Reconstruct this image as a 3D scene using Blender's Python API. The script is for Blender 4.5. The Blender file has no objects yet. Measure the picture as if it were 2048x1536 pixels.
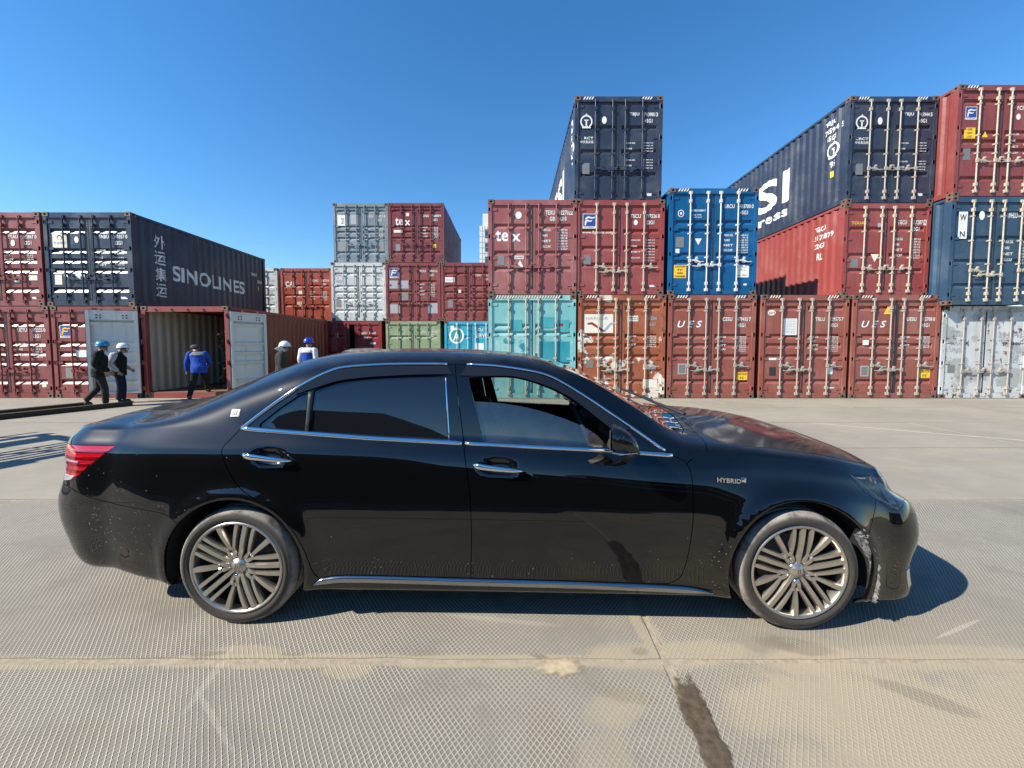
import bpy, bmesh, math, random
import numpy as np
from mathutils import Vector, Matrix, noise as mnoise, geometry as mgeo

R = math.radians
random.seed(7); np.random.seed(7)
S = bpy.context.scene
COL = S.collection

# ------------------------------------------------------------------ camera
CAM_H, PITCH = 1.477, R(3.2)
cam = bpy.data.objects.new('camera', bpy.data.cameras.new('camera'))
COL.objects.link(cam)
cam.data.sensor_width = 36.0
cam.data.lens = 800 / 2048 * 36
cam.data.shift_y = -(768 - 736.5) / 2048
cam.data.clip_start = 0.05
cam.data.clip_end = 3000
cam.location = (0, 0, CAM_H)
cam.rotation_euler = (R(90) - PITCH, 0, 0)
S.camera = cam

# ------------------------------------------------------------------ sky and sun
SUN_DIR = Vector((-1.158, -0.53, 1.0)).normalized()      # towards the sun
W = bpy.data.worlds.new('World'); S.world = W; W.use_nodes = True
nt = W.node_tree; nt.nodes.clear()
sky = nt.nodes.new('ShaderNodeTexSky'); sky.sky_type = 'NISHITA'; sky.sun_disc = False
sky.sun_elevation = math.asin(SUN_DIR.z)
sky.sun_rotation = math.atan2(SUN_DIR.x, SUN_DIR.y) % (2 * math.pi)
sky.altitude = 1300; sky.air_density = 1.25; sky.dust_density = 0.0; sky.ozone_density = 4.0
hs = nt.nodes.new('ShaderNodeHueSaturation'); hs.inputs['Saturation'].default_value = 1.25
bg = nt.nodes.new('ShaderNodeBackground'); bg.inputs['Strength'].default_value = 0.105
out = nt.nodes.new('ShaderNodeOutputWorld')
nt.links.new(sky.outputs[0], hs.inputs['Color']); nt.links.new(hs.outputs[0], bg.inputs[0])
nt.links.new(bg.outputs[0], out.inputs[0])
sun = bpy.data.objects.new('sun', bpy.data.lights.new('sun', 'SUN')); COL.objects.link(sun)
sun.data.energy = 4.8; sun.data.angle = R(0.53); sun.data.color = (1.0, 0.93, 0.82)
sun.rotation_euler = SUN_DIR.to_track_quat('Z', 'Y').to_euler()
sun.location = (-30, -14, 26)
S.view_settings.view_transform = 'Standard'; S.view_settings.look = 'None'
S.view_settings.gamma = 1.0; S.view_settings.use_curve_mapping = False
S.view_settings.exposure = 0.95
S.cycles.max_bounces = 8; S.cycles.transparent_max_bounces = 12
S.cycles.sample_clamp_indirect = 8

# ------------------------------------------------------------------ mesh helpers
class MB:
    """collects boxes, tubes and sheets; build() links them as ONE mesh object"""
    def __init__(self): self.v, self.f, self.m, self.s = [], [], [], []
    def add(self, vs, fs, mat=0, smooth=False):
        o = len(self.v); self.v += [tuple(p) for p in vs]
        for q in fs: self.f.append(tuple(i + o for i in q)); self.m.append(mat); self.s.append(smooth)
        return self
    def box(self, x0, x1, y0, y1, z0, z1, mat=0):
        vs = [(x, y, z) for z in (z0, z1) for y in (y0, y1) for x in (x0, x1)]
        return self.add(vs, [(0, 2, 3, 1), (4, 5, 7, 6), (0, 1, 5, 4), (2, 6, 7, 3), (0, 4, 6, 2), (1, 3, 7, 5)], mat)
    def bevbox(self, x0, x1, y0, y1, z0, z1, b, mat=0):
        bm = bmesh.new(); bmesh.ops.create_cube(bm, size=1.0)
        for v in bm.verts:
            v.co = Vector(((x0 + x1) / 2 + v.co.x * (x1 - x0), (y0 + y1) / 2 + v.co.y * (y1 - y0), (z0 + z1) / 2 + v.co.z * (z1 - z0)))
        bmesh.ops.bevel(bm, geom=bm.edges[:], offset=b, segments=2, affect='EDGES', profile=0.5)
        bm.verts.ensure_lookup_table()
        vs = [v.co.copy() for v in bm.verts]; fs = [[v.index for v in f.verts] for f in bm.faces]
        bm.free(); return self.add(vs, fs, mat, True)
    def tube(self, pts, r, n=8, mat=0, cap=True, smooth=True):
        pts = [Vector(p) for p in pts]; rs = r if isinstance(r, (list, tuple)) else [r] * len(pts)
        rings = []; ref = None
        for i, p in enumerate(pts):
            t = (pts[min(i + 1, len(pts) - 1)] - pts[max(i - 1, 0)]).normalized()
            if ref is None: ref = Vector((0, 0, 1)) if abs(t.z) < .9 else Vector((1, 0, 0))
            a = t.cross(ref).normalized(); b = a.cross(t).normalized(); ref = b
            rings.append([p + (a * math.cos(2 * math.pi * k / n) + b * math.sin(2 * math.pi * k / n)) * rs[i] for k in range(n)])
        vs = [q for ring in rings for q in ring]; fs = []
        for i in range(len(pts) - 1):
            for k in range(n):
                fs.append((i * n + k, i * n + (k + 1) % n, (i + 1) * n + (k + 1) % n, (i + 1) * n + k))
        self.add(vs, fs, mat, smooth)
        if cap:
            self.add(rings[0], [tuple(range(n))[::-1]], mat); self.add(rings[-1], [tuple(range(n))], mat)
        return self
    def lathe(self, prof, n=48, axis='y', mat=0, smooth=True, mats=None):
        """prof: (radius, along); closed round the axis"""
        vs = []
        for r, a in prof:
            for k in range(n):
                c, s = math.cos(2 * math.pi * k / n) * r, math.sin(2 * math.pi * k / n) * r
                vs.append((c, a, s) if axis == 'y' else (c, s, a))
        for i in range(len(prof) - 1):
            fs = []
            for k in range(n):
                q = (i * n + k, i * n + (k + 1) % n, (i + 1) * n + (k + 1) % n, (i + 1) * n + k)
                fs.append(q if axis == 'y' else q[::-1])
            o = len(self.v)
            if i == 0: self.v += [tuple(p) for p in vs]; base = o
            for q in fs: self.f.append(tuple(j + base for j in q)); self.m.append(mats[i] if mats else mat); self.s.append(smooth)
        return self
    def poly(self, pts, depth, mat=0):
        """flat outline pts (3d, planar) extruded by vector depth"""
        n = len(pts); d = Vector(depth); p2 = [Vector(p) + d for p in pts]
        fs = [tuple(range(n))[::-1], tuple(range(n, 2 * n))] + [(i, (i + 1) % n, n + (i + 1) % n, n + i) for i in range(n)]
        return self.add([Vector(p) for p in pts] + p2, fs, mat)
    def mesh(self, name, mats=()):
        me = bpy.data.meshes.new(name); me.from_pydata(self.v, [], self.f)
        for m in (mats if isinstance(mats, (list, tuple)) else [mats]): me.materials.append(m)
        if self.f:
            me.polygons.foreach_set('material_index', self.m); me.polygons.foreach_set('use_smooth', self.s)
        me.update(); return me
    def build(self, name, mats, parent=None, loc=(0, 0, 0), rot=(0, 0, 0)):
        return put(name, self.mesh(name, mats), parent, loc, rot)

def put(name, me, parent=None, loc=(0, 0, 0), rot=(0, 0, 0), mat=None):
    o = bpy.data.objects.new(name, me); COL.objects.link(o)
    o.parent = parent; o.location = loc; o.rotation_euler = rot
    if mat is not None:
        o.material_slots[0].link = 'OBJECT'; o.material_slots[0].material = mat
    return o

def thing(name, label, cat, loc=(0, 0, 0), rotz=0, group=None):
    o = bpy.data.objects.new(name, None); COL.objects.link(o); o.empty_display_size = .2
    o.location = loc; o.rotation_euler = (0, 0, rotz); tag(o, label, cat, group); return o
def tag(o, label=None, cat=None, group=None, kind=None):
    if label: o['label'] = label
    if cat: o['category'] = cat
    if group: o['group'] = group
    if kind: o['kind'] = kind
    return o

# ------------------------------------------------------------------ materials
class NB:
    def __init__(self, name):
        self.mat = bpy.data.materials.new(name); self.mat.use_nodes = True
        self.t = self.mat.node_tree; self.t.nodes.clear()
        self.out = self.n('ShaderNodeOutputMaterial'); self.b = self.n('ShaderNodeBsdfPrincipled')
        self.l(self.b.outputs[0], self.out.inputs[0])
    def n(self, t, **kw):
        x = self.t.nodes.new(t)
        for k, v in kw.items(): setattr(x, k, v)
        return x
    def l(self, a, b): self.t.links.new(a, b)
    def i(self, node, **kw):
        for k, v in kw.items():
            s = node.inputs[k.replace('_', ' ')]
            if hasattr(v, 'is_output'): self.l(v, s)
            else: s.default_value = v
        return node
    def p(self, **kw): self.i(self.b, **kw); return self
    def pos(self): return self.n('ShaderNodeNewGeometry').outputs['Position']
    def obj(self): return self.n('ShaderNodeTexCoord').outputs['Object']
    def map(self, vec, scale=(1, 1, 1), loc=(0, 0, 0), rot=(0, 0, 0)):
        m = self.n('ShaderNodeMapping'); m.inputs['Scale'].default_value = scale; m.inputs['Location'].default_value = loc
        m.inputs['Rotation'].default_value = rot
        self.l(vec, m.inputs[0]); return m.outputs[0]
    def noise(self, vec, scale=5, detail=4, rough=.55, dist=0):
        x = self.n('ShaderNodeTexNoise'); self.l(vec, x.inputs['Vector'])
        x.inputs['Scale'].default_value = scale; x.inputs['Detail'].default_value = detail
        x.inputs['Roughness'].default_value = rough; x.inputs['Distortion'].default_value = dist
        return x.outputs['Fac']
    def ramp(self, fac, a, b, smooth=True):
        x = self.n('ShaderNodeMapRange'); x.interpolation_type = 'SMOOTHSTEP' if smooth else 'LINEAR'
        self.l(fac, x.inputs[0]); x.inputs[1].default_value = a; x.inputs[2].default_value = b
        return x.outputs[0]
    def mix(self, fac, a, b):
        x = self.n('ShaderNodeMix'); x.data_type = 'RGBA'; x.clamp_factor = True
        for s, v in ((x.inputs[0], fac), (x.inputs[6], a), (x.inputs[7], b)):
            if hasattr(v, 'is_output'): self.l(v, s)
            elif isinstance(v, (tuple, list)): s.default_value = (*v[:3], 1)
            else: s.default_value = v
        return x.outputs[2]
    def m(self, op, a, b=None, c=None):
        x = self.n('ShaderNodeMath', operation=op)
        for k, v in enumerate((a, b, c)):
            if v is None: continue
            if hasattr(v, 'is_output'): self.l(v, x.inputs[k])
            else: x.inputs[k].default_value = v
        return x.outputs[0]
    def bump(self, h, strength=.3, dist=.01):
        x = self.n('ShaderNodeBump'); self.l(h, x.inputs['Height'])
        x.inputs['Strength'].default_value = strength; x.inputs['Distance'].default_value = dist
        self.l(x.outputs[0], self.b.inputs['Normal']); return x
    def sep(self, vec):
        x = self.n('ShaderNodeSeparateXYZ'); self.l(vec, x.inputs[0]); return x.outputs

def simple(name, col, rough=.5, metal=0.0, spec=.5, var=.12, scale=9, bump=0):
    b = NB(name); n = b.noise(b.pos(), scale, 5)
    dk = tuple(c * (1 - var) for c in col); lt = tuple(min(1, c * (1 + var)) for c in col)
    b.p(Base_Color=b.mix(n, dk, lt), Roughness=rough, Metallic=metal)
    b.b.inputs['Specular IOR Level'].default_value = spec
    if bump: b.bump(b.noise(b.pos(), scale * 4, 4), bump, .01)
    return b.mat

def paint(name, col, fade=None, fade_amt=.35, rust=.5, patch=None, patch_amt=0, rough=.33, seed=0.0):
    """weathered container paint: fading, run-down dirt, rust spots, scuffs"""
    b = NB(name); P = b.map(b.pos(), loc=(seed, seed * 1.7, seed * .3))
    fade = fade or tuple(min(1, c * .75 + .12) for c in col)
    f1 = b.ramp(b.noise(P, 1.1, 7, .62), .42, .72)
    c = b.mix(b.m('MULTIPLY', f1, fade_amt * 1.3), col, fade)
    f2 = b.ramp(b.noise(b.map(P, (7, 7, .55)), 1.6, 5, .6), .52, .74)      # streaks run down
    c = b.mix(b.m('MULTIPLY', f2, .34), c, tuple(x * .42 + .012 for x in col))
    if patch:
        f3 = b.ramp(b.noise(b.map(P, (1, 1, 1.3)), 1.3, 6, .6), .60 - patch_amt * .2, .64 - patch_amt * .2)
        c = b.mix(f3, c, patch)
    sc = b.ramp(b.noise(b.map(P, (3, 3, 9)), 6, 4, .6), .66, .72)          # pale scuffs
    c = b.mix(b.m('MULTIPLY', sc, .35), c, tuple(min(1, x * .6 + .25) for x in col))
    r1 = b.noise(P, 5.5, 8, .68); r2 = b.noise(b.map(P, (9, 9, 1.2)), 1.4, 5, .6)
    rm = b.ramp(b.m('ADD', b.m('MULTIPLY', r1, .75), b.m('MULTIPLY', r2, .35)), .70 - .09 * rust, .76 - .08 * rust)
    c = b.mix(rm, c, b.mix(b.noise(P, 30, 3), (.05, .02, .012), (.19, .075, .03)))
    b.p(Base_Color=c, Roughness=b.m('ADD', b.m('MULTIPLY', rm, .35), b.m('ADD', rough, b.m('MULTIPLY', f1, .2))))
    b.b.inputs['Specular IOR Level'].default_value = .38
    b.bump(b.m('ADD', b.m('MULTIPLY', b.noise(P, 2.2, 3), 1.0), b.m('MULTIPLY', b.noise(P, 60, 3), .05)), .25, .03)
    return b.mat

def flat(name, col, rough=.5):
    b = NB(name); n = b.noise(b.pos(), 14, 6, .65)
    b.p(Base_Color=b.mix(b.ramp(n, .55, .75), col, tuple(c * .6 + .03 for c in col)), Roughness=rough)
    return b.mat

M = {}
M['white_print'] = flat('white_print', (.72, .72, .70))
M['cream_bar'] = simple('cream_bar_paint', (.41, .36, .28), .5, var=.45, scale=16)
M['white_bar'] = simple('white_bar_paint', (.52, .52, .50), .5, var=.3, scale=16)
M['cream_print'] = flat('cream_print', (.70, .66, .55))
M['grey_print'] = flat('grey_print', (.34, .35, .37))
M['black_print'] = flat('black_print', (.025, .025, .03))
M['red_print'] = flat('red_print', (.25, .03, .03))
M['yellow'] = flat('yellow_sticker', (.80, .50, .02))
M['gold'] = flat('gold_print', (.75, .48, .08))
M['blue_sticker'] = flat('blue_sticker', (.015, .055, .25))
M['plate'] = simple('data_plate', (.26, .25, .23), .45, .5)
M['rubber'] = simple('gasket_rubber', (.018, .018, .02), .7)
M['galv'] = simple('galvanised_bar', (.36, .32, .275), .45, .15, var=.25, scale=20)
M['rusty'] = simple('rusty_fitting', (.14, .085, .065), .75, .1, var=.4, scale=25, bump=.2)
M['hole'] = simple('casting_hole', (.01, .009, .008), .9)
M['floor_wood'] = simple('plywood_floor', (.17, .09, .05), .7, var=.3)
M['inner'] = paint('inner_wall_paint', (.40, .385, .32), (.45, .44, .39), .4, .1, seed=9)
M['door_inner'] = paint('inner_door_paint', (.54, .53, .50), (.58, .57, .54), .5, .0, seed=4)
C = dict(
 red=paint('red_brown_paint', (.20, .046, .042), (.26, .085, .08), .5, .55, seed=1),
 red2=paint('signal_red_paint', (.245, .050, .044), (.30, .11, .10), .45, .5, seed=2.2),
 tex=paint('rose_brown_paint', (.26, .085, .080), (.34, .16, .15), .6, .3, seed=3.1),
 ues=paint('brick_red_paint', (.245, .075, .055), (.31, .14, .11), .5, .55, seed=5.7),
 maroon=paint('maroon_paint', (.175, .040, .042), (.21, .07, .07), .5, .4, seed=6.3),
 oxide=paint('oxide_orange_paint', (.29, .085, .04), (.32, .12, .07), .5, .9, patch=(.62, .56, .47), patch_amt=.12, seed=8.6),
 cai=paint('orange_red_paint', (.29, .058, .034), (.36, .12, .09), .45, .35, seed=11),
 navy=paint('navy_paint', (.026, .035, .060), (.075, .09, .115), .45, .35, seed=12.5),
 sino=paint('ink_blue_paint', (.024, .034, .060), (.08, .095, .12), .4, .15, seed=13.1),
 blue=paint('bright_blue_paint', (.003, .078, .20), (.02, .13, .32), .4, .25, seed=14.9),
 wan=paint('steel_blue_paint', (.024, .058, .105), (.07, .115, .16), .5, .6, seed=15.2),
 teal=paint('faded_teal_paint', (.16, .40, .40), (.28, .50, .48), .9, .45, patch=(.02, .22, .28), patch_amt=.0, seed=17.9),
 green=paint('pale_green_paint', (.24, .30, .17), (.32, .36, .24), .6, .6, seed=18.3),
 cyan=paint('sky_blue_paint', (.03, .30, .44), (.12, .38, .48), .5, .4, seed=19.4),
 white=paint('off_white_paint', (.50, .51, .48), (.58, .58, .55), .6, .55, seed=20.1),
 slate=paint('grey_blue_paint', (.17, .21, .235), (.25, .28, .30), .6, .4, seed=21.7),
 reefer=paint('dirty_white_paint', (.47, .49, .49), (.54, .55, .54), .8, 1.1, patch=(.33, .34, .33), patch_amt=.45, seed=22.4),
 darkred=paint('crimson_paint', (.24, .032, .034), (.28, .08, .08), .4, .3, seed=23.5),
)

# ------------------------------------------------------------------ lettering
TXT = {}
def text_data(s):
    """flat glyph mesh of a string, scaled to the unit box"""
    if s in TXT: return TXT[s]
    cu = bpy.data.curves.new('glyphs', 'FONT'); cu.body = s; cu.resolution_u = 3; cu.align_x = 'LEFT'; cu.offset = .006 if ord(s[0]) > 999 else .024; cu.space_character = 1.06
    o = bpy.data.objects.new('glyphs', cu); COL.objects.link(o)
    dg = bpy.context.evaluated_depsgraph_get()
    me = bpy.data.meshes.new_from_object(o.evaluated_get(dg))
    v = np.array([p.co[:] for p in me.vertices]) if len(me.vertices) else np.zeros((1, 3))
    f = [tuple(p.vertices) for p in me.polygons]
    lo, hi = v.min(0), v.max(0)
    v = (v - lo) / np.maximum(hi - lo, 1e-6)
    bpy.data.objects.remove(o); bpy.data.meshes.remove(me); bpy.data.curves.remove(cu)
    TXT[s] = (v, f, (hi - lo)[0] / max((hi - lo)[1], 1e-6)); return TXT[s]

def text_into(mb, s, x, z, w, h, y=-.006, mat=0, slant=0):
    v, f, asp = text_data(s)
    if w is None: w = asp * h
    mb.add([(x + (p[0] * w) + slant * p[1] * h, y, z + p[1] * h) for p in v], f, mat)

def ring_emblem(mb, cx, cz, r, y=-.006, mat=0):
    """white ring, open at the bottom, over an upright rail section"""
    n = 22
    for k in range(n):
        a0 = R(-60) + R(300) * k / n; a1 = R(-60) + R(300) * (k + 1) / n
        mb.add([(cx + q * math.cos(a) * r, y, cz + q * math.sin(a) * r * 1.05) for q, a in ((1, a0), (1, a1), (.78, a1), (.78, a0))], [(0, 1, 2, 3)], mat)
    for (x0, x1, z0, z1) in ((-.32, .32, .12, .32), (-.12, .12, -.75, .2), (-.7, .7, -1.05, -.85), (-.3, .3, -.87, -.7)):
        mb.add([(cx + x0 * r, y, cz + z0 * r), (cx + x1 * r, y, cz + z0 * r), (cx + x1 * r, y, cz + z1 * r), (cx + x0 * r, y, cz + z1 * r)], [(0, 1, 2, 3)], mat)
    mb.add([(cx - .25 * r, y, cz + 1.0 * r), (cx, y, cz + 1.3 * r), (cx + .25 * r, y, cz + 1.0 * r)], [(0, 1, 2)][::-1], mat)
def disc(mb, cx, cz, rx, rz, y=-.006, mat=0, n=18):
    mb.add([(cx + rx * math.cos(2 * math.pi * k / n), y, cz + rz * math.sin(2 * math.pi * k / n)) for k in range(n)], [tuple(range(n))], mat)
def quad(mb, x0, x1, z0, z1, y=-.006, mat=0):
    mb.add([(x0, y, z0), (x1, y, z0), (x1, y, z1), (x0, y, z1)], [(0, 1, 2, 3)], mat)
M['teal_fresh'] = paint('deep_teal_patch', (.045, .30, .34), (.10, .36, .38), .6, .25, seed=41); M['teal_deep'] = paint('deeper_teal_patch', (.015, .235, .30), (.05, .3, .34), .6, .2, seed=43)
PRINT = ['white_print', 'cream_print', 'grey_print', 'black_print', 'red_print', 'yellow', 'gold', 'blue_sticker', 'plate', 'teal_fresh', 'teal_deep']
PM = [M[k] for k in PRINT]
WH, CR, GY, BK, RD, YE, GO, BL, PL, TE, TD = range(11)
# ------------------------------------------------------------------ shipping containers
CW = 2.438
GROOVES = dict(A=(.15, .39, .51, .63, .86), B=(.24, .56, .75), F=(.30, .50, .70), C=(.08, .38, .48, .60, .87),
               D=(.29, .38, .63, .71), N=(.26, .51, .75), W=(.11, .36, .60, .85), E=(.10, .41, .50, .59, .87),
               G=(.27, .345, .59, .67), P=())
MESH = {}
def cached(key, fn):
    if key not in MESH: MESH[key] = fn()
    return MESH[key]
DW = 1.118
def dims(H): return .155, H - .15            # door bottom and top

def me_frame(H, L):
    b = MB(); w = CW / 2
    for sx in (-1, 1):
        x0, x1 = (-w, -w + .105) if sx < 0 else (w - .105, w)
        b.box(x0, x1, .004, .13, .118, H - .118); b.box(x0, x1, L - .13, L - .004, .118, H - .118)
        a0, a1 = (-w + .004, -w + .06) if sx < 0 else (w - .06, w - .004)
        b.box(a0, a1, .178, L - .178, .035, .165); b.box(a0, a1, .178, L - .178, H - .075, H - .006)
    for y0, y1 in ((.012, .12), (L - .12, L - .012)):
        b.box(-w + .162, w - .162, y0, y1, H - .148, H - .008); b.box(-w + .162, w - .162, y0, y1, .012, .15)
    b.box(-w + .105, w - .105, -.006, .014, H - .155, H - .145)          # drip lip of the header
    for k in range(int(L / .6)): b.box(-w + .06, w - .06, .3 + k * .6, .36 + k * .6, .05, .14)
    return b.mesh('frame', M['hole'])
def me_casting():
    """corner block with an oval hole in its faces; local centre at its outer front corner"""
    b = MB(); X, Y, Z = .162, .178, .118
    def face(o, u, v, n, hu, hv):
        o, u, v, n = map(Vector, (o, u, v, n)); c = o + u / 2 + v / 2
        outer = [o, o + u, o + u + v, o + v]; k = 10
        hole = [c + u.normalized() * hu * math.cos(2 * math.pi * i / k + .3) + v.normalized() * hv * math.sin(2 * math.pi * i / k + .3) for i in range(k)]
        deep = [p - n * .03 for p in hole]
        vs = outer + hole + deep; fs = []
        ang = [math.atan2((p - c).dot(v), (p - c).dot(u)) for p in outer]
        for i in range(k):
            a, bb = 4 + i, 4 + (i + 1) % k
            mid = (hole[i] + hole[(i + 1) % k]) / 2
            q = min(range(4), key=lambda j: (outer[j] - mid).length)
            fs.append((a, q, bb))
        for i in range(k):
            q0 = min(range(4), key=lambda j: (outer[j] - (hole[i - 1] + hole[i]) / 2).length)
            q1 = min(range(4), key=lambda j: (outer[j] - (hole[i] + hole[(i + 1) % k]) / 2).length)
            if q0 != q1: fs.append((4 + i, q0, q1))
        b.add(vs, fs, 0); b.add(hole + deep, [(i, (i + 1) % k, k + (i + 1) % k, k + i) for i in range(k)], 1)
        b.add(deep, [tuple(range(k))], 1)
    face((0, 0, 0), (X, 0, 0), (0, 0, Z), (0, -1, 0), .036, .03)
    face((0, Y, 0), (0, -Y, 0), (0, 0, Z), (-1, 0, 0), .036, .028)
    face((X, 0, 0), (0, Y, 0), (0, 0, Z), (1, 0, 0), .036, .028)
    face((X, Y, 0), (-X, 0, 0), (0, 0, Z), (0, 1, 0), .036, .03)
    b.add([(0, 0, Z), (X, 0, Z), (X, Y, Z), (0, Y, Z), (0, 0, 0), (X, 0, 0), (X, Y, 0), (0, Y, 0)], [(0, 1, 2, 3), (7, 6, 5, 4)], 0)
    return b.mesh('corner_casting', [M['rusty'], M['hole']])
def corr(y, d=.036):
    t = (y - .14) % .28
    return 0 if t < .075 else d * (t - .075) / .065 if t < .14 else d if t < .215 else d * (.28 - t) / .065
def corr_breaks(y0, y1):
    k = math.floor((y0 - .14) / .28); r = []
    while .14 + k * .28 < y1:
        r += [.14 + k * .28 + t for t in (0, .075, .14, .215)]; k += 1
    return [q for q in r if y0 < q < y1]
def me_side(H, L, sgn):
    b = MB(); ys = [.13] + corr_breaks(.13, L - .13) + [L - .13]
    vs = []
    for y in ys:
        x = sgn * (CW / 2 - .012 - corr(y)); vs += [(x, y, .16), (x, y, H - .07)]
    fs = [(2 * i, 2 * i + 2, 2 * i + 3, 2 * i + 1) for i in range(len(ys) - 1)]
    if sgn < 0: fs = [f[::-1] for f in fs]
    return b.add(vs, fs).mesh('side_panel', M['hole'])
def me_roof(H, L):
    b = MB(); n = int((L - .3) / .105); w = CW / 2 - .05; vs = []
    for i in range(n + 1): vs += [(-w, .1 + i * (L - .2) / n, H - .03 + (.015 if i % 4 < 2 else 0)), (w, .1 + i * (L - .2) / n, H - .03 + (.015 if i % 4 < 2 else 0))]
    return b.add(vs, [(2 * i, 2 * i + 1, 2 * i + 3, 2 * i + 2) for i in range(n)]).mesh('roof_panel', M['hole'])
def me_back(H, L):
    b = MB(); n = 32; vs = []
    for i in range(n + 1):
        x = -1.12 + 2.24 * i / n; y = L - .03 - (.04 if i % 4 in (1, 2) else 0); vs += [(x, y, .15), (x, y, H - .14)]
    return b.add(vs, [(2 * i + 2, 2 * i, 2 * i + 1, 2 * i + 3) for i in range(n)]).mesh('end_panel', M['hole'])
def me_door(H, typ, sgn):
    """door leaf, hinge edge at x=0, reaching to sgn*DW; front face at y=0"""
    b = MB(); z0, z1 = dims(H); dh = z1 - z0
    def bx(x0, x1, *a): b.box(*sorted((sgn * x0, sgn * x1)), *a)
    bx(.006, .075, -.004, .055, 0, dh); bx(DW - .07, DW - .004, -.004, .055, 0, dh)
    prof = [(0, 0.0)]
    for g in sorted(GROOVES[typ], reverse=True):
        z = dh * (1 - g); prof += [(z - .088, 0), (z - .006, .046), (z + .016, .046), (z + .056, 0)]
    prof.append((dh, 0))
    vs = []
    for z, y in prof: vs += [(sgn * .075, y, z), (sgn * (DW - .07), y, z)]
    fs = [(2 * i, 2 * i + 1, 2 * i + 3, 2 * i + 2) for i in range(len(prof) - 1)]
    if sgn < 0: fs = [f[::-1] for f in fs]
    b.add(vs, fs)
    bx(.075, DW - .07, -.0035, .055, 0, .045); bx(.075, DW - .07, -.0035, .055, dh - .045, dh)
    return b.mesh('door', M['hole'])
def me_gasket(H, sgn):
    b = MB(); z0, z1 = dims(H); dh = z1 - z0
    b.box(*sorted((sgn * (DW - .004), sgn * (DW + .011))), -.009, .05, -.008, dh + .008)
    b.box(*sorted((sgn * -.008, sgn * .006)), .002, .05, -.008, dh + .008)
    b.box(*sorted((0, sgn * DW)), .006, .05, dh, dh + .008); b.box(*sorted((0, sgn * DW)), .006, .05, -.008, 0)
    return b.mesh('gasket', M['rubber'])
def me_bar(H, typ):
    b = MB(); z0, z1 = dims(H); dh = z1 - z0; y = -.048
    b.tube([(0, y, -.05), (0, y, dh + .05)], .0185, 8)
    for z in (-.075, dh - .035): b.box(-.042, .042, y - .010, -.006, z + .015, z + .095)
    b.box(-.028, .028, y - .024, -.007, .11, .20); b.box(-.028, .028, y - .024, -.007, dh - .25, dh - .16)
    gs = [g for g in GROOVES[typ]] or [.3, .6]
    for g in gs[:4]:
        z = dh * (1 - g) - .09
        b.box(-.052, .052, -.012, -.0045, z - .022, z + .022); b.box(-.026, .026, y - .022, -.013, z - .016, z + .016)
    return b.mesh('locking_bar', M['galv'])
def me_handle(sgn, low):
    """flat lever hinged on the bar and its catch plate"""
    b = MB(); s = sgn; y = -.062; dz = -.12 if low else 0
    b.poly([(0, y, .025 + dz), (s * .12, y, .03 + dz), (s * .30, y, -.02 + dz), (s * .40, y, -.012 + dz), (s * .40, y, -.034 + dz), (s * .29, y, -.048 + dz), (s * .1, y, -.01 + dz), (0, y, -.025 + dz)][::s], (0, .014, 0))
    b.box(*sorted((s * .16, s * .24)), -.055, -.006, -.05 + dz, .05 + dz); b.box(-.035, .035, -.075, -.04, -.05 + dz, .05 + dz)
    b.box(*sorted((s * .18, s * .22)), -.07, -.02, .05 + dz, .10 + dz)
    return b.mesh('handle', M['galv'])
def me_hinge(sgn):
    b = MB(); s = sgn
    b.box(*sorted((s * .0, s * .16)), -.014, -.0045, -.035, .035); b.tube([(s * -.014, -.016, -.07), (s * -.014, -.016, .07)], .019, 8)
    b.box(*sorted((s * -.075, s * -.014)), -.026, -.004, -.05, .05)
    return b.mesh('hinge', M['hole'])
def me_hazard(n0):
    b = MB()
    for k in range(n0):
        x = k * .075
        b.add([(x, 0, 0), (x + .04, 0, 0), (x + .085, 0, .075), (x + .045, 0, .075)], [(0, 1, 2, 3)], 0)
    b.add([(-.02, .0015, -.003), (n0 * .075 + .06, .0015, -.003), (n0 * .075 + .06, .0015, .078), (-.02, .0015, .078)], [(0, 1, 2, 3)], 1)
    return b.mesh('hazard_stripes', [M['cream_print'], M['black_print']])

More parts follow.
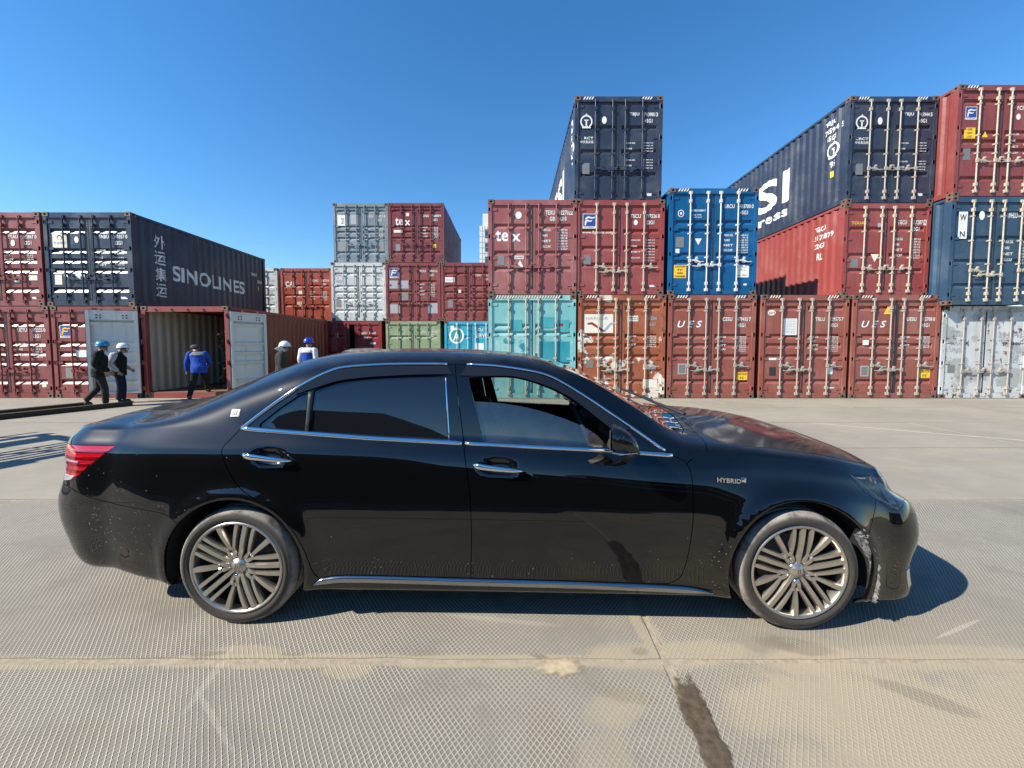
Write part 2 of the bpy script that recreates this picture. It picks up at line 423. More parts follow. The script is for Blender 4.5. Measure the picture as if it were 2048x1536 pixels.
def container(x, y, z, H=2.591, L=6.058, col='red', typ='A', label='', bar=None, marks=None, plates=None, haz=False,
              open_l=0, open_r=0, rot=0.0, detail=True, bars=True, low=False, inside=False, dirt=None, group='stacked shipping containers'):
    """x = left edge of the door end, y = its front plane, z = its floor"""
    m = C[col]; barm = M[bar] if bar else m
    t = thing('shipping_container', label, 'container', (x + CW / 2, y, z), rot, group)
    put('frame', cached(('fr', H, L), lambda: me_frame(H, L)), t, mat=m)
    put('roof_panel', cached(('rf', H, L), lambda: me_roof(H, L)), t, mat=m)
    put('end_panel', cached(('bk', H, L), lambda: me_back(H, L)), t, mat=m)
    for s in (-1, 1): put('side_panel', cached(('sd', H, L, s), lambda: me_side(H, L, s)), t, mat=m)
    cm = cached('cast', me_casting)
    for sx in (-1, 1):
        for fz in (0, 1):
            for fy in ((0, 1) if detail else (0,)):
                c = put('corner_casting', cm, t, ((-CW / 2 - .003) if sx < 0 else (CW / 2 - .159), -.003 if fy == 0 else L - .175, -.001 if fz == 0 else H - .117))
                c.scale = (1, 1, 1)
    if haz:
        hz = cached(('hz', haz), lambda: me_hazard(haz if haz > 1 else 4))
        if haz > 1: put('hazard_stripes', hz, t, (-1.02, .0085, H - .095))
        else:
            put('hazard_stripes', hz, t, (-1.0, .0085, H - .09)); put('hazard_stripes', hz, t, (.62, .0085, H - .09))
    z0, z1 = dims(H); dh = z1 - z0
    for s, op in ((1, open_l), (-1, open_r)):            # s=1: left leaf (hinge left, reaching right)
        hx = -1.13 if s > 0 else 1.13
        dm = M['door_inner'] if op > 90 else m
        loc = (hx, .03, z0) if op < 90 else ((-1.245 if s > 0 else 1.245), -.03, z0)
        d = put('door', cached(('dr', H, typ, s), lambda: me_door(H, typ, s)), t, loc, (0, 0, -s * R(op)), mat=dm)
        put('gasket', cached(('gk', H, s), lambda: me_gasket(H, s)), d)
        if detail:
            for zz in (.12, dh * .37, dh * .63, dh - .12): put('hinge', cached(('hg', s), lambda: me_hinge(s)), d, (0, 0, zz), mat=m)
        if bars:
            for k, bx in enumerate((.475, .955)):
                put('locking_bar', cached(('br', H, typ), lambda: me_bar(H, typ)), d, (s * bx, 0, 0), mat=barm)
                hs = (1 if k == 0 else -1) if low else s
                put('handle', cached(('hd', hs, low and k == 1), lambda: me_handle(hs, low and k == 1)), d, (s * bx, 0, dh * (.30 if H > 2.7 else .27)), mat=barm)
        mk = MB(); mk_n = 0
        for it in (marks or []):
            if (it[1] < 0) != (s > 0): continue
            ox, oz = -hx, -z0
            if it[0] == 'T': text_into(mk, it[3], it[1] + ox, it[2] + oz, it[4], it[5], y=-.0062 - .0005 * (mk_n + 1), mat=it[6] if len(it) > 6 else WH, slant=it[7] if len(it) > 7 else 0)
            if it[0] == 'D': disc(mk, it[1] + ox, it[2] + oz, it[3], it[4], mat=it[5], y=-.0064 - .0005 * (mk_n := mk_n + 1))
            if it[0] == 'Q' and it[5] in (PL, YE, WH, TE, TD, CR) and it[3] * it[4] > .012:
                sq = MB(); quad(sq, it[1] + ox, it[1] + ox + it[3], it[2] + oz, it[2] + oz + it[4], mat=0, y=-.0055 if len(it) < 7 else it[6])
                put('data_plate' if it[5] == PL else 'paint_patch' if it[5] in (TE, TD) else 'sticker', sq.mesh('sticker', PM[it[5]]), d)
            elif it[0] == 'Q': quad(mk, it[1] + ox, it[1] + ox + it[3], it[2] + oz, it[2] + oz + it[4], mat=it[5], y=-.0055 if len(it) < 7 else it[6])
            if it[0] == 'R': ring_emblem(mk, it[1] + ox, it[2] + oz, it[3])
            if it[0] == 'P': mk.add([(px + ox, -.0075, pz + oz) for px, pz in it[2]], [tuple(range(len(it[2])))], it[3])
        if mk.f: tag(put('lettering', mk.mesh('lettering', PM), d), kind='stuff')
    return t

def ID(pre, num, chk, code, H, zt=None, c=WH, h=.105):
    zt = zt or H - .62
    r = [('T', .30, zt, pre, .27, h, c), ('T', .70, zt, num, .31, h, c), ('T', .72, zt - .17, code, .22, h, c)]
    if chk: r.append(('T', 1.035, zt, chk, .055, h, c))
    return r
def DATA(zt, c=WH, n=4, x=.16, h=.05, step=.115, names=('MAX.GR.', 'TARE', 'NET', 'CU.CAP.')):
    nums = ('30.480 KG', '67.200 LB', '2.230 KG', '4.920 LB', '28.250 KG', '62.280 LB', '33.2 CU.M', '1.172 CU.F')
    r = []
    for k in range(n):
        r.append(('T', x, zt - k * step, names[k % 4], .26 if k != 1 else .16, h, c))
        for j in (0, 1): r.append(('T', .70, zt - k * step - j * step * .48 + .01, nums[(2 * k + j) % 8], .27, h * .72, c))
    return r
def STK(x, z, s, wave=WH, word='FLORENS'):
    """square blue sticker: pale border, two swooshes, a word along its foot"""
    r = [('Q', x - .012, z - .012, s + .024, s * 1.1 + .024, WH), ('Q', x, z + s * .14, s, s * .96, BL, -.0062)]
    def sw(z0, x0, x1, t):
        top = [(x + s * (x0 + (x1 - x0) * q), z + s * (z0 + .22 * math.sin(q * 1.57) + .07 * math.sin(q * 6.2) + t * (1 - q * .55))) for q in np.linspace(0, 1, 9)]
        bot = [(x + s * (x0 + (x1 - x0) * q), z + s * (z0 + .22 * math.sin(q * 1.57) + .07 * math.sin(q * 6.2))) for q in np.linspace(1, 0, 9)]
        return ('P', x, bot[::-1] + top[::-1], wave)
    r += [sw(.62, .18, .95, .17), sw(.36, .12, .72, .17), ('P', x, [(x + s * .10, z + s * .22), (x + s * .22, z + s * .22), (x + s * .30, z + s * .5), (x + s * .18, z + s * .5)], wave)]
    r += [('T', x + s * .08, z + s * .02, word, s * .84, s * .085, BL)]
    return r
def CAUT(x, z, w=.34, h=.36, lines=("CAUTION", "9'6\"", "HIGH", "CONTAINER")):
    r = [('Q', x, z, w, h, YE)]
    for k, s in enumerate(lines):
        hh = h / len(lines); ww = w * (.86 if len(s) > 5 else .45)
        r.append(('T', x + (w - ww) / 2, z + h - hh * (k + .78), s, ww, hh * .6, BK))
    return r
def TRI(x, z, w, up=True, c=WH):
    p = [(x, z), (x + w, z), (x + w / 2, z + w * .95)] if up else [(x, z + w * .95), (x + w / 2, z), (x + w, z + w * .95)]
    return ('P', x, p, c)
HC, SD = 2.896, 2.591
YR, YB, YM, YL = 11.2, 11.47, 18.0, 11.3

def side_text(t, items, sgn, name='lettering'):
    """letters painted on a corrugated side: cut at every bend and laid into the folds"""
    mb = MB()
    for s, y, z, w, h in items:
        if s == 'RING':
            ring_emblem(mb, y, z, h, 0, 0)
        elif s == 'BOX': quad(mb, y, y + w, z, z + h, 0, 1)
        else: text_into(mb, s, y, z, w, h, 0)
    me = mb.mesh(name, [M['white_print'], M['yellow']]); bm = bmesh.new(); bm.from_mesh(me)
    xs = [v.co.x for v in bm.verts]; lo, hi = min(xs), max(xs)
    f = (lambda q: q) if sgn > 0 else (lambda q: -q)
    for q in corr_breaks(min(f(lo), f(hi)), max(f(lo), f(hi))):
        bmesh.ops.bisect_plane(bm, geom=bm.verts[:] + bm.edges[:] + bm.faces[:], dist=1e-5, plane_co=(f(q), 0, 0), plane_no=(1, 0, 0))
    for v in bm.verts:
        y = f(v.co.x); v.co = Vector((sgn * (CW / 2 - .012 - corr(y) + .003), y, v.co.z))
    bm.to_mesh(me); bm.free(); me.update()
    return tag(put(name, me, t), kind='stuff')

# ---- right group, bottom tier
container(-.657, YR, 0, HC, col='teal', typ='G', bar='cream_bar', haz=24, label='faded turquoise container with darker paint patches on its right door',
          marks=[('Q', .74, 2.02, .13, .09, RD), ('Q', .22, 1.98, .40, .30, TE, -.0048), ('Q', .70, 1.86, .33, .34, TE, -.0048), ('Q', .20, 1.06, .43, .54, TD, -.0048), ('Q', .69, 1.02, .36, .58, TD, -.0048), ('Q', .22, .30, .8, .5, TE, -.0048), ('Q', -.62, 1.9, .34, .3, TE, -.0048)])
container(1.845, YR, 0, HC, col='oxide', typ='C', bar='cream_bar', haz=True, low=True, label='orange-brown container with big peeling whitish patches, right of the turquoise one',
          marks=[('Q', -1.04, 1.84, .80, .52, CR), ('T', -1.0, 2.2, 'HARBOR', .62, .09, GY), ('P', -1, [(-.96, 2.12), (-.82, 2.14), (-.58, 1.98), (-.45, 1.88), (-.54, 1.87), (-.62, 1.93), (-.84, 2.07), (-.96, 2.07)][::-1], RD),
                 ('P', -1, [(-.52, 1.9), (-.44, 1.88), (-.3, 2.06), (-.12, 2.12), (-.12, 2.15), (-.33, 2.12)], GY),
                 ('Q', .16, 2.16, .30, .16, CR), ('T', .18, 2.2, 'TYCC1', .26, .085, BK), ('T', .70, 2.2, '51266', .28, .10, GY), ('T', .74, 2.03, '45G1', .2, .09, GY),
                 ('Q', .62, .82, .36, .13, CR), ('Q', .62, .30, .40, .24, CR), ('Q', -.98, .86, .2, .22, PL)] + DATA(1.72, CR, 3))
UESM = [('T', -.98, 1.99, 'U E S', .66, .19, WH, .34)]
container(4.36, YR, 0, HC, col='ues', typ='C', bar='galv', haz=True, low=True, label='brick red container on the ground directly beneath the bright blue container',
          marks=UESM + ID('CESU', '479435', '7', '45G1', HC, 2.17) + DATA(1.70) + CAUT(.74, .52, .30, .22, ('CAUTION', "9'6\"")) + [('Q', -.92, .68, .24, .30, GY), ('Q', -.89, .71, .18, .24, PL, -.0062)])
container(6.945, YR, 0, HC, col='ues', typ='C', bar='galv', haz=True, low=True, label='brick red container on the ground with a white notice sheet on its left door',
          marks=ID('TRLU', '729575', '7', '45G1', HC, 2.17, CR) + DATA(1.70, CR) + [('Q', -.58, 1.78, .38, .46, WH), ('D', -.92, 2.4, .11, .08, CR), ('T', -1.0, 2.36, 'trl', .16, .07, RD), ('Q', -.98, 1.08, .24, .06, WH), ('Q', -.93, .64, .18, .24, BK), ('Q', .68, .68, .17, .2, WH), ('Q', .70, .28, .22, .035, CR)]
          + [('T', -.56, 2.19 - .045 * k, 'ATTENTION SEAL', .33, .022, GY) for k in range(9)])
container(9.50, YR, 0, HC, col='ues', typ='C', bar='galv', haz=True, low=True, label='brick red container with a yellow warning triangle, next to the dirty white one',
          marks=UESM + ID('UESU', '512708', '0', '45G1', HC, 2.17) + DATA(1.70)[:9] + CAUT(.74, .58, .30, .24, ('CAUTION', "9'6\"")) + [TRI(-.36, 2.36, .24, True, YE), ('T', -.27, 2.39, '!', .05, .13, BK), ('Q', -.90, 1.5, .17, .14, WH), ('Q', -.93, .62, .24, .3, GY), ('Q', -.90, .65, .18, .24, PL, -.0062), ('Q', .0125, .05, .05, 2.6, BK, -.012)])  # tall black quad: shade of the gap between the doors, painted on
container(12.02, YR, 0, SD, col='reefer', typ='P', bar='galv', label='dirty white container with graffiti, on the ground at the right end',
          marks=[('T', .36, 1.72, '2045423', .80, .15, GY), ('T', .5, 1.48, 'JP 4300', .5, .1, BK), ('Q', -1.0, .72, .2, .22, PL)] + DATA(1.28, GY, 3) +
          [('T', -.98, 1.75, 'SZL', .34, .16, GY), ('T', -.95, 1.5, 'MAX', .3, .14, GY), ('T', -.98, 1.3, 'VNS', .34, .12, GY)])
# ---- right group, second tier
container(-.657, YR, HC, SD, col='tex', typ='B', label='rose-brown container with large white letters, on top of the turquoise container',
          marks=[('T', -1.02, 1.46, 'te', .36, .31, WH), ('T', -.58, 1.46, 'x', .26, .21, WH), ('D', -.38, 2.17, .085, .10, WH), ('Q', -.49, .98, .25, .09, WH), TRI(-.44, .76, .2), ('Q', -.97, .82, .2, .26, PL), ('T', -.48, 1.0, 'SUPER', .22, .05, RD)]
          + [('T', .36, 2.18, 'TEXU', .26, .12, WH), ('T', .72, 2.18, '422702', .33, .12, WH), ('T', 1.05, 2.18, '2', .06, .12, WH), ('T', .48, 2.02, 'GB', .14, .11, WH), ('T', .74, 2.02, '4310', .2, .11, WH)]
          + DATA(1.74, WH, 4, .26, .065, .15))
container(1.765, YR + .02, HC, SD, col='red2', typ='F', bar='cream_bar', low=True, label='red container with a blue and white wave sticker, under the lone navy container',
          marks=STK(-1.02, 1.83, .34) + [('T', -1.05, 1.68, 'www.florens.com', .85, .075, CR), ('D', .43, 1.98, .055, .075, WH), ('Q', -1.0, .84, .2, .26, PL), ('Q', .84, .22, .18, .05, WH)] + ID('FSCU', '797526', '0', '22G1', SD, 2.10) + DATA(1.48, WH, 4, .32, .04, .16))
container(4.33, YR, HC, HC, col='blue', typ='D', bar='white_bar', haz=True, low=True, label='bright blue container with white locking bars and a yellow height sticker',
          marks=[('D', -.90, 2.22, .085, .10, WH), ('D', -.90, 2.22, .066, .08, BL), ('D', -.90, 2.22, .03, .036, WH), ('T', -.62, 2.27, 'HOBOHUBRAT', .40, .055, WH), ('T', -.56, 2.16, 'ISO TYPE', .22, .035, WH), ('T', -.54, 2.10, 'LIFT SLOW', .22, .03, WH),
                 ('Q', -1.03, 1.30, .23, .28, PL), ('Q', -1.03, 1.14, .11, .12, WH), TRI(-.5, 1.36, .19, False), ('Q', .66, .48, .36, .34, WH), ('T', .68, .74, 'BULK CARGO', .28, .03, GY), ('T', .68, .66, 'OWNER RAIL', .28, .03, GY), ('T', .68, .52, 'CALL FIRST', .28, .035, BK), ('Q', .88, .26, .13, .05, WH)]
          + CAUT(-1.06, .46) + ID('BRCU', '488700', '0', '45G1', HC, 2.36) + DATA(1.60, WH, 4, .30, .06, .135))
t_tgcu = container(9.36, YB, HC, SD, col='red2', typ='B', bar='cream_bar', label='red container with small gold letters, below the right-hand navy container',
          marks=[('T', -1.0, 2.0, 'TOUAX', .46, .085, GO), ('Q', -.26, 1.93, .11, .11, GY), ('Q', -.99, .80, .23, .26, PL), TRI(-.42, .95, .24, False, CR), ('T', .30, 2.0, 'TGCU', .26, .12, WH), ('T', .70, 2.0, '517287', .31, .12, WH), ('Q', 1.03, 1.98, .08, .15, WH), ('T', 1.045, 2.0, '9', .05, .11, RD), ('T', .70, 1.82, '22G1', .22, .11, WH)] + DATA(1.56, CR, 4, .22, .07, .15))
side_text(t_tgcu, [('TGCU', -1.15, 2.05, .45, .15), ('517287 9', -1.15, 1.80, .75, .15), ('22G1', -1.15, 1.55, .42, .15), ('RL', -1.0, 1.2, .16, .2)], -1)
container(11.84, 10.98, SD, HC, col='wan', typ='W', bar='cream_bar', low=True, label='steel blue container with dark letters on a white strip at the right edge',
          marks=[('Q', -1.0, 1.78, .24, .72, WH), ('T', -.97, 2.26, 'W', .18, .17, BK), ('T', -.95, 1.83, 'N', .14, .15, BK), ('D', -.38, 2.40, .075, .12, WH), ('T', .30, 2.33, 'WHLU', .28, .14, WH), ('T', .72, 2.33, '575362', .32, .14, WH), ('T', .74, 2.14, '45G1', .22, .13, WH), ('Q', .84, .3, .16, .08, WH)] + DATA(1.66, CR, 4, .26, .075, .16))
# ---- right group, third tier
t_n1 = container(1.75, YB, HC + SD, HC, 12.192, col='navy', typ='N', haz=True, label='navy container standing alone at the top, above the red one with the wave sticker',
          marks=[('R', -.90, 2.22, .17), ('D', -.40, 2.26, .065, .10, WH), ('T', -1.06, 1.74, 'CRCT', .36, .07, WH), ('T', -1.06, 1.63, '中铁集装箱', .36, .08, WH), ('Q', -1.0, .80, .20, .30, PL), ('Q', .82, .2, .13, .07, WH)] + ID('TBJU', '740981', '3', '45G1', HC, 2.36) + DATA(1.62, WH, 2, .22, .04, .15) + DATA(1.16, WH, 2, .22, .04, .15))
side_text(t_n1, [('TBJU', -.92, 2.46, .42, .15), ('740981 3', -.92, 2.24, .66, .15), ('45G1', -.84, 2.02, .36, .15), ('RING', -.58, 1.72, 0, .21), ('95', -.68, 1.24, .2, .17), ('ESI', -5.6, .92, 3.2, 1.10), ('Express', -5.6, .36, 3.15, .44)], -1)
t_n2 = container(9.38, YB, HC + SD, HC, 12.192, col='navy', typ='N', bar='galv', haz=True, label='navy container on the top tier beside the red one at the right edge',
          marks=[('R', -.86, 2.20, .17), ('D', -.36, 2.24, .065, .10, WH), ('T', -1.02, 1.72, 'CRCT', .36, .07, WH), ('T', -1.02, 1.61, '中铁集装箱', .36, .08, WH), ('Q', -.98, .78, .20, .30, PL), ('Q', .80, .2, .13, .07, WH)] + ID('TBJU', '745944', '5', '45G1', HC, 2.36) + DATA(1.62, WH, 2, .22, .04, .15) + DATA(1.12, WH, 2, .22, .04, .15))
side_text(t_n2, [('TBJU', -.92, 2.46, .42, .15), ('745944 5', -.92, 2.24, .66, .15), ('45G1', -.84, 2.02, .36, .15), ('RING', -.58, 1.72, 0, .21), ('95', -.68, 1.24, .2, .17), ('BOX', -.66, .95, .13, .17), ('ESI', -5.6, .92, 3.2, 1.10), ('Express', -5.6, .36, 3.15, .44)], -1)
container(11.84, 10.98, HC + SD, HC, col='red', typ='E', bar='cream_bar', haz=True, label='red container at the top right corner, above the steel blue one',
          marks=STK(-.98, 2.02, .28) + CAUT(-1.0, 1.52, .30, .28, ('SUPER', 'HIGH', 'LOAD')) + [TRI(-.52, 1.55, .16, True, YE), ('Q', -1.0, .96, .2, .3, PL), ('D', .42, 2.08, .06, .08, WH), ('T', .38, 2.25, 'FCIU', .24, .11, WH), ('T', .72, 2.25, '812456', .3, .11, WH), ('T', .74, 2.0, '45G1', .2, .1, WH)] + DATA(1.60, CR, 4, .22, .05, .16))

# ---- middle group, farther back
container(-8.29, YM, 0, SD, col='darkred', typ='B', open_l=22, label='crimson container with its left door ajar, on the ground at the back',
          marks=[('Q', -.75, 1.85, .16, .2, GY), ('T', .3, 2.0, 'GESU', .26, .1, CR), ('T', .66, 2.0, '316245', .3, .1, CR), ('T', .4, 1.8, '22G1', .3, .09, CR), ('Q', .7, 1.55, .25, .08, CR), ('T', .2, 1.2, 'MAX.GR.', .5, .14, CR)])
container(-5.66, YM, 0, SD, col='green', typ='B', label='pale green container on the ground at the back', marks=ID('GATU', '844410', '5', '22G1', SD, 2.05, CR))
container(-3.03, YM, 0, SD, col='cyan', typ='B', bar='white_bar', label='sky blue container with a round white emblem on the ground at the back',
          marks=[('D', -.68, 1.93, .34, .36, WH), ('D', -.68, 1.93, .26, .28, TD), ('Q', -.95, 2.2, .16, .2, WH), ('T', -.84, 1.72, 'A', .32, .38, WH)] + [('T', .14, 2.1, 'LJCU', .36, .16, WH), ('T', .14, 1.85, 'SERVIS', .6, .18, WH), ('Q', .14, 1.3, .4, .3, WH)])
C['cyan_plate'] = C['cyan']
container(-8.06, YM, SD, SD, col='white', typ='A', label='off-white container in the middle tier at the back, under the grey-blue one',
          marks=[('Q', -1.0, 1.72, .3, .34, GY), ('T', -.98, 1.82, 'CAI', .24, .16, WH)] + ID('CAIU', '221868', '1', '22G1', SD, 1.98, GY) + [('Q', -1.02, .62, .22, .34, PL)])
container(-5.63, YM, SD, SD, col='red', typ='F', label='red container with faded grey-pink repair squares in the middle tier at the back',
          marks=STK(-1.02, 1.92, .38) + ID('FCIU', '240431', '2', '22G1', SD, 2.16, CR) + DATA(1.6, CR, 4, .26, .06, .15) +
          [('Q', -1.05, 1.44, .42, .36, GY), ('Q', -.56, 1.44, .38, .36, GY), ('Q', -1.04, .34, .44, .4, GY), ('Q', .66, .34, .42, .46, GY), ('Q', -.52, .92, .3, .36, PL)])
container(-3.16, YM, SD, SD, col='red', typ='A', label='plain red container in the middle tier at the back, above the sky blue one',
          marks=[('Q', -1.04, 1.72, .42, .22, WH), ('T', -1.0, 1.78, 'WASTE', .34, .08, GY), ('Q', -.45, 1.25, .12, .14, CR), ('Q', -.92, .6, .22, .32, PL)] + ID('TGHU', '302114', '0', '22G1', SD, 1.98, CR))
container(-7.93, YM + .05, 2 * SD, SD, col='slate', typ='C', label='grey-blue container topping the stack at the back',
          marks=[('Q', -1.03, 1.62, .34, .46, WH), ('T', -.86, 1.7, '21', .12, .26, BK), ('Q', -.45, 1.68, .3, .42, GY), ('Q', -1.0, .5, .3, .4, PL), ('Q', .66, .5, .36, .4, PL)] + ID('TCLU', '420515', '4', '22G1', SD, 1.98, CR) + DATA(1.45, CR, 4))
container(-5.46, YM, 2 * SD, SD, col='maroon', typ='C', label='maroon container with large white lower-case letters on the top tier at the back',
          marks=[('T', -.92, 1.62, 'te', .34, .34, WH), ('T', -.5, 1.62, 'x', .24, .22, WH), ('Q', -.45, 2.02, .14, .14, CR), ('Q', -1.0, 1.3, .38, .12, CR), ('Q', -.92, .5, .2, .3, PL), ('Q', .72, .64, .16, .16, YE)] + ID('TXGU', '740888', '9', '22G1', SD, 1.98, WH) + DATA(1.5, WH, 4, .26, .06, .13))
container(-11.05, 19.3, SD, SD, col='cai', typ='F', label='orange-red container with white capital letters, left of the off-white stack at the back',
          marks=[('T', -1.0, 1.72, 'CAI', .42, .24, WH), ('Q', -.38, 1.36, .18, .16, CR), ('T', -.46, .78, 'IRF', .22, .22, CR)] + ID('CAIU', '330751', '6', '22G1', SD, 1.95, CR) + DATA(1.45, CR, 4))
container(-13.65, 19.3, SD, SD, col='white', typ='F', label='off-white container mostly hidden behind the dark blue one', marks=ID('GLDU', '951121', '3', '22G1', SD, 1.95, GY) + DATA(1.5, GY, 4))
for x, c, l in ((-11.05, 'maroon', 'maroon container carrying the orange-red one at the back, almost hidden'), (-13.65, 'red', 'red container carrying the half-hidden off-white one at the back')):
    container(x, 19.3, 0, SD, col=c, typ='F', detail=False, label=l)

# ---- left group
t_sino = container(-13.02, YL, SD, SD, col='sino', typ='A', label='dark blue container with white letters along its shaded side, at left',
          marks=[('Q', -1.0, 1.62, .40, .42, CR), ('D', -.80, 1.9, .07, .07, BK), ('D', -.80, 1.885, .05, .05, CR), ('T', -.97, 1.72, '外运集运', .34, .07, GY), ('D', -.33, 1.84, .06, .09, WH), ('Q', -1.0, .60, .2, .28, CR), ('Q', -.74, .80, .11, .12, WH), ('Q', -.42, .74, .26, .16, WH), ('Q', .82, .2, .19, .06, WH)]
          + ID('SNBU', '243357', '0', '22G1', SD, 1.87) + DATA(1.52, WH, 3, .22, .05, .2))
for k, ch in enumerate('外运集运'): pass
side_text(t_sino, [('外', .72, 1.80, .42, .40), ('运', .72, 1.32, .42, .40), ('集', .72, .84, .42, .40), ('运', .72, .36, .42, .40), ('SINOLINES', 1.35, .92, 3.35, .48), ('243357', 5.15, 1.75, .35, .12), ('22G1', 5.5, 1.5, .3, .12), ('BOX', 5.55, 1.2, .1, .16)], 1)
container(-15.55, YL, SD, SD, col='red', typ='A', label='red-brown container on the upper tier at the left edge',
          marks=ID('ETAU', '202867', '0', '22G1', SD, 1.87) + [('D', .42, 1.75, .06, .09, WH), ('Q', .4, .66, .14, .2, CR), ('Q', .8, .72, .24, .14, CR), ('Q', .86, .2, .12, .06, CR)] + DATA(1.5, CR, 3))
container(-15.47, YL, 0, SD, col='red', typ='A', label='red-brown container on the ground at the left edge',
          marks=ID('UETU', '302225', '0', '22G1', SD, 1.87) + [('Q', .9, .3, .12, .1, CR)] + DATA(1.5, CR, 3, .26, .06, .15))
container(-12.96, YL, 0, SD, col='red', typ='A', label='red-brown container with a blue and yellow wave sticker, half covered by an open grey door',
          marks=STK(-1.0, 1.72, .30, YE) + [('Q', -.6, 1.16, .3, .2, WH), ('Q', -.92, .56, .2, .3, PL)] + ID('FCIU', '386221', '4', '22G1', SD, 1.87))
C['cai_side'] = paint('rust_orange_side', (.20, .042, .024), (.25, .08, .05), .4, .4, seed=31)
t_open = container(-10.42, YL, 0, SD, col='cai', typ='A', open_l=157, open_r=250, label='open container with red frame, grey doors swung back and pale corrugated inner walls')
for ch in t_open.children:
    if ch.name.startswith(('frame', 'side_panel')): ch.material_slots[0].material = C['red2'] if ch.name.startswith('frame') else C['cai_side']
for s in (-1, 1):
    b = MB(); ys = [.14] + corr_breaks(.14, 5.9) + [5.9]; vs = []
    for y in ys: vs += [(s * (CW / 2 - .018 - corr(y)), y, .17), (s * (CW / 2 - .018 - corr(y)), y, SD - .08)]
    b.add(vs, [(2 * i, 2 * i + 2, 2 * i + 3, 2 * i + 1)[::-s] for i in range(len(ys) - 1)]).build('inner_wall', M['inner'], t_open)
MB().box(-1.16, 1.16, .02, 5.95, .10, .165).build('floor', M['floor_wood'], t_open)
MB().box(-1.15, 1.15, 5.93, 5.96, .17, 2.45).build('inner_wall', M['inner'], t_open)
for k in range(4): MB().box(-.85 + k * .45, -.80 + k * .45, -.035, .012, SD - .10, SD - .07).build('cam_keeper', M['rusty'], t_open)
# door frame stiffeners seen on the inner faces of the two swung doors
for ch in list(t_open.children):
    if ch.name.startswith('door'):
        s = 1 if ch.location.x < 0 else -1; dh = SD - .305
        b = MB()
        for x0, x1, za, zb in ((.08, DW - .08, dh - .26, dh - .05), ): b.box(*sorted((s * x0, s * x1)), .056, .062, za, zb)
        b.box(*sorted((s * .01, s * .09)), .056, .075, 0, dh); b.box(*sorted((s * (DW - .09), s * (DW - .01))), .056, .075, 0, dh)
        for xx in (.25, .8):
            for dz in (0, .07):
                for dx in (0, .08): b.tube([(s * (xx + dx), .06, dh - .13 - dz), (s * (xx + dx), .072, dh - .13 - dz)], .018, 8, 1)
        b.build('door_lining', [M['door_inner'], M['hole']], ch)
# freight inside the open container: bundled rods and split timber
rg = random.Random(3)
for k, (z, n) in enumerate(((.17, 9), (.62, 9), (1.1, 8), (1.55, 7))):
    t = thing('freight_bundle', ('loose scrap rods on the floor', 'dark tied rods in the second layer', 'dark tied rods in the third layer', 'pale topped rods of the highest layer')[k] + ' inside the open container', 'bundle', (-8.62, YL + .9, z), 0, 'freight in the open container')
    b = MB()
    for i in range(n * 3):
        x = rg.uniform(-.40, .36); zz = rg.uniform(.04, .42); a = rg.uniform(-.05, .05)
        b.tube([(x, rg.uniform(0, .3), zz), (x + a, 4.2, zz + rg.uniform(-.02, .02))], rg.uniform(.022, .05), 7, 0 if rg.random() < .8 else 1)
    b.build('rods', [simple('old_bark_%d' % k, (.06, .035, .028), .85, var=.5), simple('cut_wood_%d' % k, (.26, .2, .14), .8, var=.3)], t)
    MB().box(-.42, .40, .55, .60, .0, .455).build('strap', M['rubber'], t) if k == 1 else None
